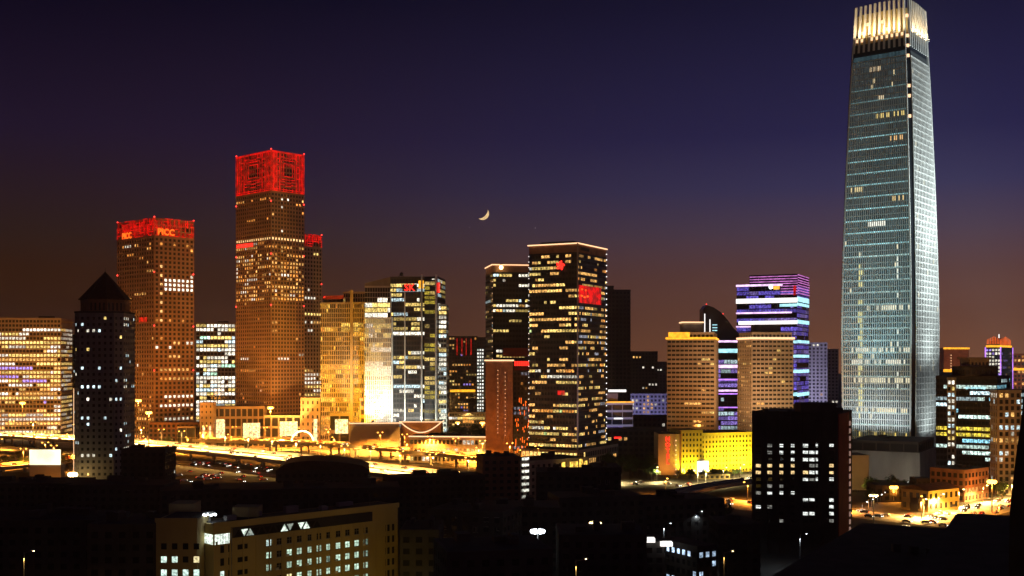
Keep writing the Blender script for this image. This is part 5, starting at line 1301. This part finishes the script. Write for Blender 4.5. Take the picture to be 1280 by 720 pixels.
# blue lit office lower right
Y = 330; p = quadpoly(872, Y, 826, 896, 60); b = Bld('office_block', 'small low office with blue-white windows and two lit roof skylights', 'office building', p)
b.tier(Z(683, Y), M['darkconc'], cell=(2.4, 3.0), pier=.4, span=.45, depth=.25, lf=lit(.5, (((.55, .75, 1), 1),), 61, .6, rows=lambda r, c: .55 if r > .6 else .3, dim=(.3, 1)))
for (a, c_, y) in ((808, 819, 678), (826, 841, 683)):
    q = front(a, c_, Y + 4, 3); mb = MB(); mb.prism(q, Z(y + 3, Y), Z(y - 2, Y)); b.part('skylight', mb, M['led_white'])
b.finish()
p = front(806, 830, Y + 6, 14); b = Bld('dark_building', 'black annex left of the small blue-lit office', 'building', p); b.tier(Z(681, Y), M['darkconc'], cell=(3, 3), lf=lit(0)); b.finish()
# long dark roof rising to the right, red wall
Yr = 230
p = quadpoly(1062, 330, 800, 1075, 14); 
t = MB(); P0 = (X(880, 150), 150); P1 = (X(1082, 330), 330)
b = Bld('dark_building', 'long low building with a dim red wall running into the bottom right', 'building', [V((X(880, 215), 215)), V((X(1082, 350), 350)), V((X(1082, 350) + 14, 350 - 8)), V((X(880, 215) + 14, 207))][::-1] if False else [V((X(884, 225), 225)), V((X(884, 225) + 30, 212)), V((X(1082, 350) + 24, 338)), V((X(1082, 350), 352))])
mb = MB(); mb.prism(b.poly, 0, Z(655, 350) - 1.0); b.part('wall', mb, M['redwall']); mb = MB(); mb.prism(inset(b.poly, -.5), Z(655, 350) - .98, Z(655, 350)); b.part('roof', mb, M['roof'])
mb = MB(); o, u, wd, n = b.faces()[-1]
for i in range(14): mb.obox(o, u, n, wd * (i + .3) / 14, wd * (i + .3) / 14 + .9, 0, .2, Z(655, 350) - 3.4, Z(655, 350) - 2.0)
b.part('slit_windows', mb, M['dark']); b.finish()
t = empty('dark_hall', (X(1150, 250), 260, 0), 'huge unlit hall with a low pitched black roof filling the bottom right', 'building')
def W3(px, Y, py): return (X(px, Y), Y, Z(py, Y))
ridge0 = W3(890, 180, 722); ridge1 = W3(1190, 330, 645)
mb = MB()
A0 = W3(1010, 150, 860); 
xa, ya = X(905, 190), 190; xb, yb = X(1175, 340), 340; xc, yc = X(1420, 330), 330
zr = Z(646, 335)
body = [V((X(860, 170), 170)), V((X(1500, 120), 120)), V((X(1420, 330), 330)), V((X(1178, 345), 345))]
mb.prism(body, 0, zr - 8); mb.build('wall', M['darkconc'], t, (X(1150, 250), 260, 0))
mb = MB(); bb = inset(body, -.6); e = [(q.x, q.y) for q in bb]
r0 = (X(1180, 150) , 150, zr - .5); r1 = (X(1270, 335), 335, zr)
mb.hexa([(e[0][0], e[0][1], zr - 8), (e[1][0], e[1][1], zr - 8), (e[2][0], e[2][1], zr - 8), (e[3][0], e[3][1], zr - 8),
         (e[0][0] * .5 + e[1][0] * .5 - 4, e[0][1] - 5, zr - 3), (e[0][0] * .5 + e[1][0] * .5 + 4, e[1][1] + 8, zr - 3), (X(1330, 333), 333, zr), (X(1196, 343), 343, zr)])
mb.build('pitched_roof', M['roof'], t, (X(1150, 250), 260, 0))
for i in range(6):
    mb = MB(); k = W3(1120 + i * 22, 300 - i * 4, 668 + i * 3); mb.box(k[0] - 1, k[0] + 1, k[1] - 1, k[1] + 1, zr - 7, zr - 2.2); mb.build('roof_vent', M['darkconc'], t, (X(1150, 250), 260, 0))

# small yard lamps added between the dark roofs to lift the walls next to them a little
YL = ((520, 655, 345, 'near the bottom of the cream office'), (590, 690, 300, 'in front of the school-like block'), (655, 640, 420, 'behind the white star-like mast'), (720, 700, 262, 'at the bottom centre among black roofs'),
      (770, 662, 345, 'right of the greenish mast'), (830, 655, 400, 'between the hotel street and the small blue-lit office'), (905, 690, 300, 'right of the small blue-lit office'), (130, 668, 330, 'low among the black blocks at the bottom left'),
      (60, 640, 430, 'under the black building below the billboard'), (585, 625, 480, 'behind the school-like block'), (1000, 668, 400, 'at the foot of the near-black apartment block'), (870, 640, 440, 'on the near side of the hotel street'), (30, 690, 270, 'at the bottom left corner'))
for i, (px, py, Y, wh) in enumerate(YL):
    t = make_lamp(max(5, Z(py, Y)), (1,), M['lamp_white'] if i % 3 else M['lamp_warm'], 'small lonely yard lamp ' + wh, 'lone yard lamps among the dark roofs', 3500, CLD if i % 3 else WRM, .22); t.location = (X(px, Y), Y, 0)

# ================================================================ trees
def tree_mesh(seed, h, r, n=900):
    rng = random.Random(seed); tk = MB(); tk.tube((0, 0, 0), (0, 0, h * .45), .28, .18, 6)
    cl = []
    for i in range(9):
        a = rng.uniform(0, 6.28); rr = r * rng.uniform(.3, .75); z = h * rng.uniform(.5, .85); c = V((rr * math.cos(a), rr * math.sin(a), z)); cl.append((c, r * rng.uniform(.3, .5)))
        tk.tube((0, 0, h * rng.uniform(.3, .45)), tuple(c), .1, .04, 4)
    cl.append((V((0, 0, h * .85)), r * .5)); lf = MB()
    for i in range(n):
        c, cr = rng.choice(cl); d = V((rng.gauss(0, 1), rng.gauss(0, 1), rng.gauss(0, 1))).normalized() * cr * rng.uniform(.5, 1.1); q = c + d
        a = V((rng.gauss(0, 1), rng.gauss(0, 1), rng.gauss(0, 1))).normalized(); b_ = a.orthogonal().normalized(); s = rng.uniform(.18, .42)
        lf.face([q + a * s, q + b_ * s * .6, q - a * s, q - b_ * s * .6])
    return tk.mesh('trunk', M['bark']), lf.mesh('crown', M['leaf'])
TM = [tree_mesh(i, 9 + i, 3.6 + .4 * i) for i in range(3)]
def tree(x, y, i, label, group, s=1.0, z=0):
    t = empty('street_tree', (x, y, z), label, 'tree', group); t.rotation_euler = (0, 0, i * 1.3); t.scale = (s, s, s)
    for nme, me in zip(('trunk', 'crown'), TM[i % 3]):
        o = bpy.data.objects.new(nme, me); COL.objects.link(o); o.parent = t
rng = random.Random(77)
for i in range(16): px = rng.uniform(200, 335); yy = rng.uniform(935, 960); tree(X(px, yy), yy, i, 'small street tree before the lit stone halls by the viaduct', 'trees before the stone halls', rng.uniform(.8, 1.1))
for i in range(14): px = rng.uniform(-20, 80); yy = rng.uniform(770, 830); tree(X(px, yy), yy, i, 'dark tree between the slip roads at the left edge', 'trees between the left slip roads', rng.uniform(.8, 1.2))
for i in range(22): px = rng.uniform(556, 606); yy = rng.uniform(1000, 1100); tree(X(px, yy), yy, i, 'tree silhouetted against shop lights left of the brown slab', 'trees before the shop row', rng.uniform(.9, 1.5))
for i in range(12): px = rng.uniform(1082, 1160); yy = rng.uniform(585, 650); tree(X(px, yy), yy, i, 'dim green tree in the garden before the grey podium hall', 'trees before the podium', rng.uniform(.7, 1))
for i in range(12): px = rng.uniform(1218, 1262); yy = 606 + i * 6; tree(X(px, yy) , yy, i, 'tree at the foot of the black glass office by the side street', 'trees by the side street', rng.uniform(.6, .9))
for i in range(14): px = rng.uniform(846, 935); yy = rng.uniform(716, 728); tree(X(px, yy), yy, i, 'small tree against the yellow hotel wall', 'trees before the hotel', rng.uniform(.45, .7))
for i in range(24): px = rng.uniform(760, 822); yy = rng.uniform(700, 790); tree(X(px, yy), yy, i, 'dark reddish tree left of the yellow hotel', 'trees left of the hotel', rng.uniform(.9, 1.3))
for i in range(26): px = rng.uniform(-20, 200); yy = rng.uniform(525, 580); tree(X(px, yy), yy, i, 'black tree among the dark roofs at the left', 'trees among the left roofs', rng.uniform(.8, 1.2))
for i in range(16): px = rng.uniform(775, 935); yy = rng.uniform(470, 520); tree(X(px, yy), yy, i, 'black tree on the near side of the hotel street', 'trees near the hotel street', rng.uniform(.8, 1.1))

# ================================================================ cars
def make_car(paint, label, group):
    t = empty('car', (0, 0, 0), label, 'car', group)
    mb = MB(); mb.hexa([(-2.2, -.88, .35), (2.2, -.88, .35), (2.2, .88, .35), (-2.2, .88, .35), (-2.2, -.86, .85), (2.15, -.84, .78), (2.15, .84, .78), (-2.2, .86, .85)])
    mb.hexa([(-1.9, -.78, .85), (1.0, -.78, .82), (1.0, .78, .82), (-1.9, .78, .85), (-1.3, -.62, 1.42), (.35, -.62, 1.42), (.35, .62, 1.42), (-1.3, .62, 1.42)]); mb.build('body', M[paint], t)
    mb = MB(); mb.hexa([(.98, -.72, .84), (1.03, -.72, .84), (1.03, .72, .84), (.98, .72, .84), (.36, -.58, 1.38), (.41, -.58, 1.38), (.41, .58, 1.38), (.36, .58, 1.38)]); mb.build('windscreen', M['glassd'], t)
    for x in (-1.4, 1.4):
        for y in (-.82, .82): mb = MB(); mb.tube((x, y - .1, .33), (x, y + .1, .33), .33, .33, 10); mb.build('wheel', M['rubber'], t)
    for y in (-.6, .6):
        mb = MB(); mb.box(2.17, 2.3, y - .2, y + .2, .55, .78); mb.build('headlight', M['head'], t)
        mb = MB(); mb.box(-2.3, -2.2, y - .2, y + .2, .6, .8); mb.build('tail_light', M['tail'], t)
    return t
protos = {}
def traffic(road, key, where, gap, seed, lanes=(-.75, -.5, -.25, .25, .5, .75)):
    rng = random.Random(seed); ln = rlen(road)
    for l in lanes:
        s = rng.uniform(2, gap)
        while s < ln - 3:
            p, t, n = along(road, s); q = p + n * (l * road[3]); fwd = l < 0
            px = 640 + q.x / q.y * F
            if -30 < px < 1300:
                paint = rng.choice(('carw', 'card', 'card', 'carr'))
                nm = {'carw': 'white', 'card': 'dark', 'carr': 'red'}[paint]; k = (paint, key)
                a = math.atan2(t.y, t.x) + (0 if fwd else math.pi)
                if k not in protos:
                    c = protos[k] = make_car(paint, '%s car with its lights on %s' % (nm, where), 'cars ' + where); c.location = (q.x, q.y, road[4] + .01); c.rotation_euler = (0, 0, a)
                else: dup(protos[k], (q.x, q.y, road[4] + .01), a)
            s += rng.uniform(.5, 1.5) * gap
traffic(viaduct, 'v', 'driving on the long viaduct', 52, 1)
traffic(overpass, 'o', 'driving on the upper overpass', 50, 2, (-.6, -.25, .25, .6))
traffic(ramp_w, 's', 'driving on the left slip road', 30, 3, (-.5, .0, .5))
traffic(east, 'e', 'driving on the right boulevard', 26, 4)
traffic(side_road, 'd', 'driving on the side street at the right edge', 24, 5)
traffic(avenue, 'a', 'queuing on the ground avenue under the viaduct', 26, 6)
traffic(hot, 'h', 'on the street before the yellow hotel', 28, 7, (-.5, .5))
rng = random.Random(12)
for i in range(26):
    px = rng.uniform(208, 340); yy = GY(rng.uniform(589, 603))
    paint = rng.choice(('carw', 'card', 'carr')); nm = {'carw': 'white', 'card': 'dark', 'carr': 'red'}[paint]; k = (paint, 'p')
    if k not in protos: protos[k] = make_car(paint, '%s car parked in the reddish lot below the viaduct' % nm, 'cars parked below the viaduct'); protos[k].location = (X(px, yy), yy, .01); protos[k].rotation_euler = (0, 0, 2.2)
    else: dup(protos[k], (X(px, yy), yy, .01), rng.choice((2.2, -.94, .6)))

# ================================================================ the murky city air
hz = MB(); hz.box(-5800, 5800, -400, 6500, -1.5, 352)
hm = bpy.data.materials.new('haze_air'); hm.use_nodes = True; ht = hm.node_tree; ht.nodes.clear()
hout = ht.nodes.new('ShaderNodeOutputMaterial'); pv = ht.nodes.new('ShaderNodeVolumePrincipled'); ht.links.new(pv.outputs[0], hout.inputs['Volume'])
pv.inputs['Color'].default_value = (.92, .9, .88, 1); pv.inputs['Density'].default_value = .9e-4; pv.inputs['Anisotropy'].default_value = .6
ho = hz.build('haze', hm); ho['kind'] = 'stuff'

# ================================================================ moon and two planets
D = 9000.0
def sky_pt(px, py, d=D): return V((X(px, d), d, Z(py, d)))
c = sky_pt(603.3, 267.0); Rm = 8.0 / F * D; mb = MB()
# crescent: the lune of a sphere lit from the lower right
s = V((.64, -.03, -.62)).normalized(); v = V((0, -1, 0)); ax = (s - v * s.dot(v)).normalized(); up = v.cross(ax).normalized()
NU, NV = 24, 6
def lune(t, w_):   # t -1..1 pole to pole, w_ 0..1 terminator to limb
    th = math.pi / 2 * t; lam = math.radians(36) + w_ * math.radians(54); return c + (up * math.sin(th) + (ax * math.sin(lam) + v * math.cos(lam)) * math.cos(th)) * Rm
for i in range(NU):
    for j in range(NV):
        t0, t1 = -1 + 2 * i / NU, -1 + 2 * (i + 1) / NU; mb.face([lune(t0, j / NV), lune(t1, j / NV), lune(t1, (j + 1) / NV), lune(t0, (j + 1) / NV)])
tag(mb.build('crescent_moon', emit('moon_glow', (1, .68, .32), 1.0, .15, .02), org=tuple(c)), 'thin golden crescent moon low in the dusk sky above the black glass tower', 'moon')
for px, py, lab, k in ((587, 284, 'faint pale star left below the crescent moon', .12), (669, 285, 'small white star right above the lit roof line of the black glass tower', .55)):
    mb = MB(); q = sky_pt(px, py); mb.ball(q, 3.8, k=8); tag(mb.build('star', emit('star_glow', (1, .8, .8), k), org=tuple(q)), lab, 'star')
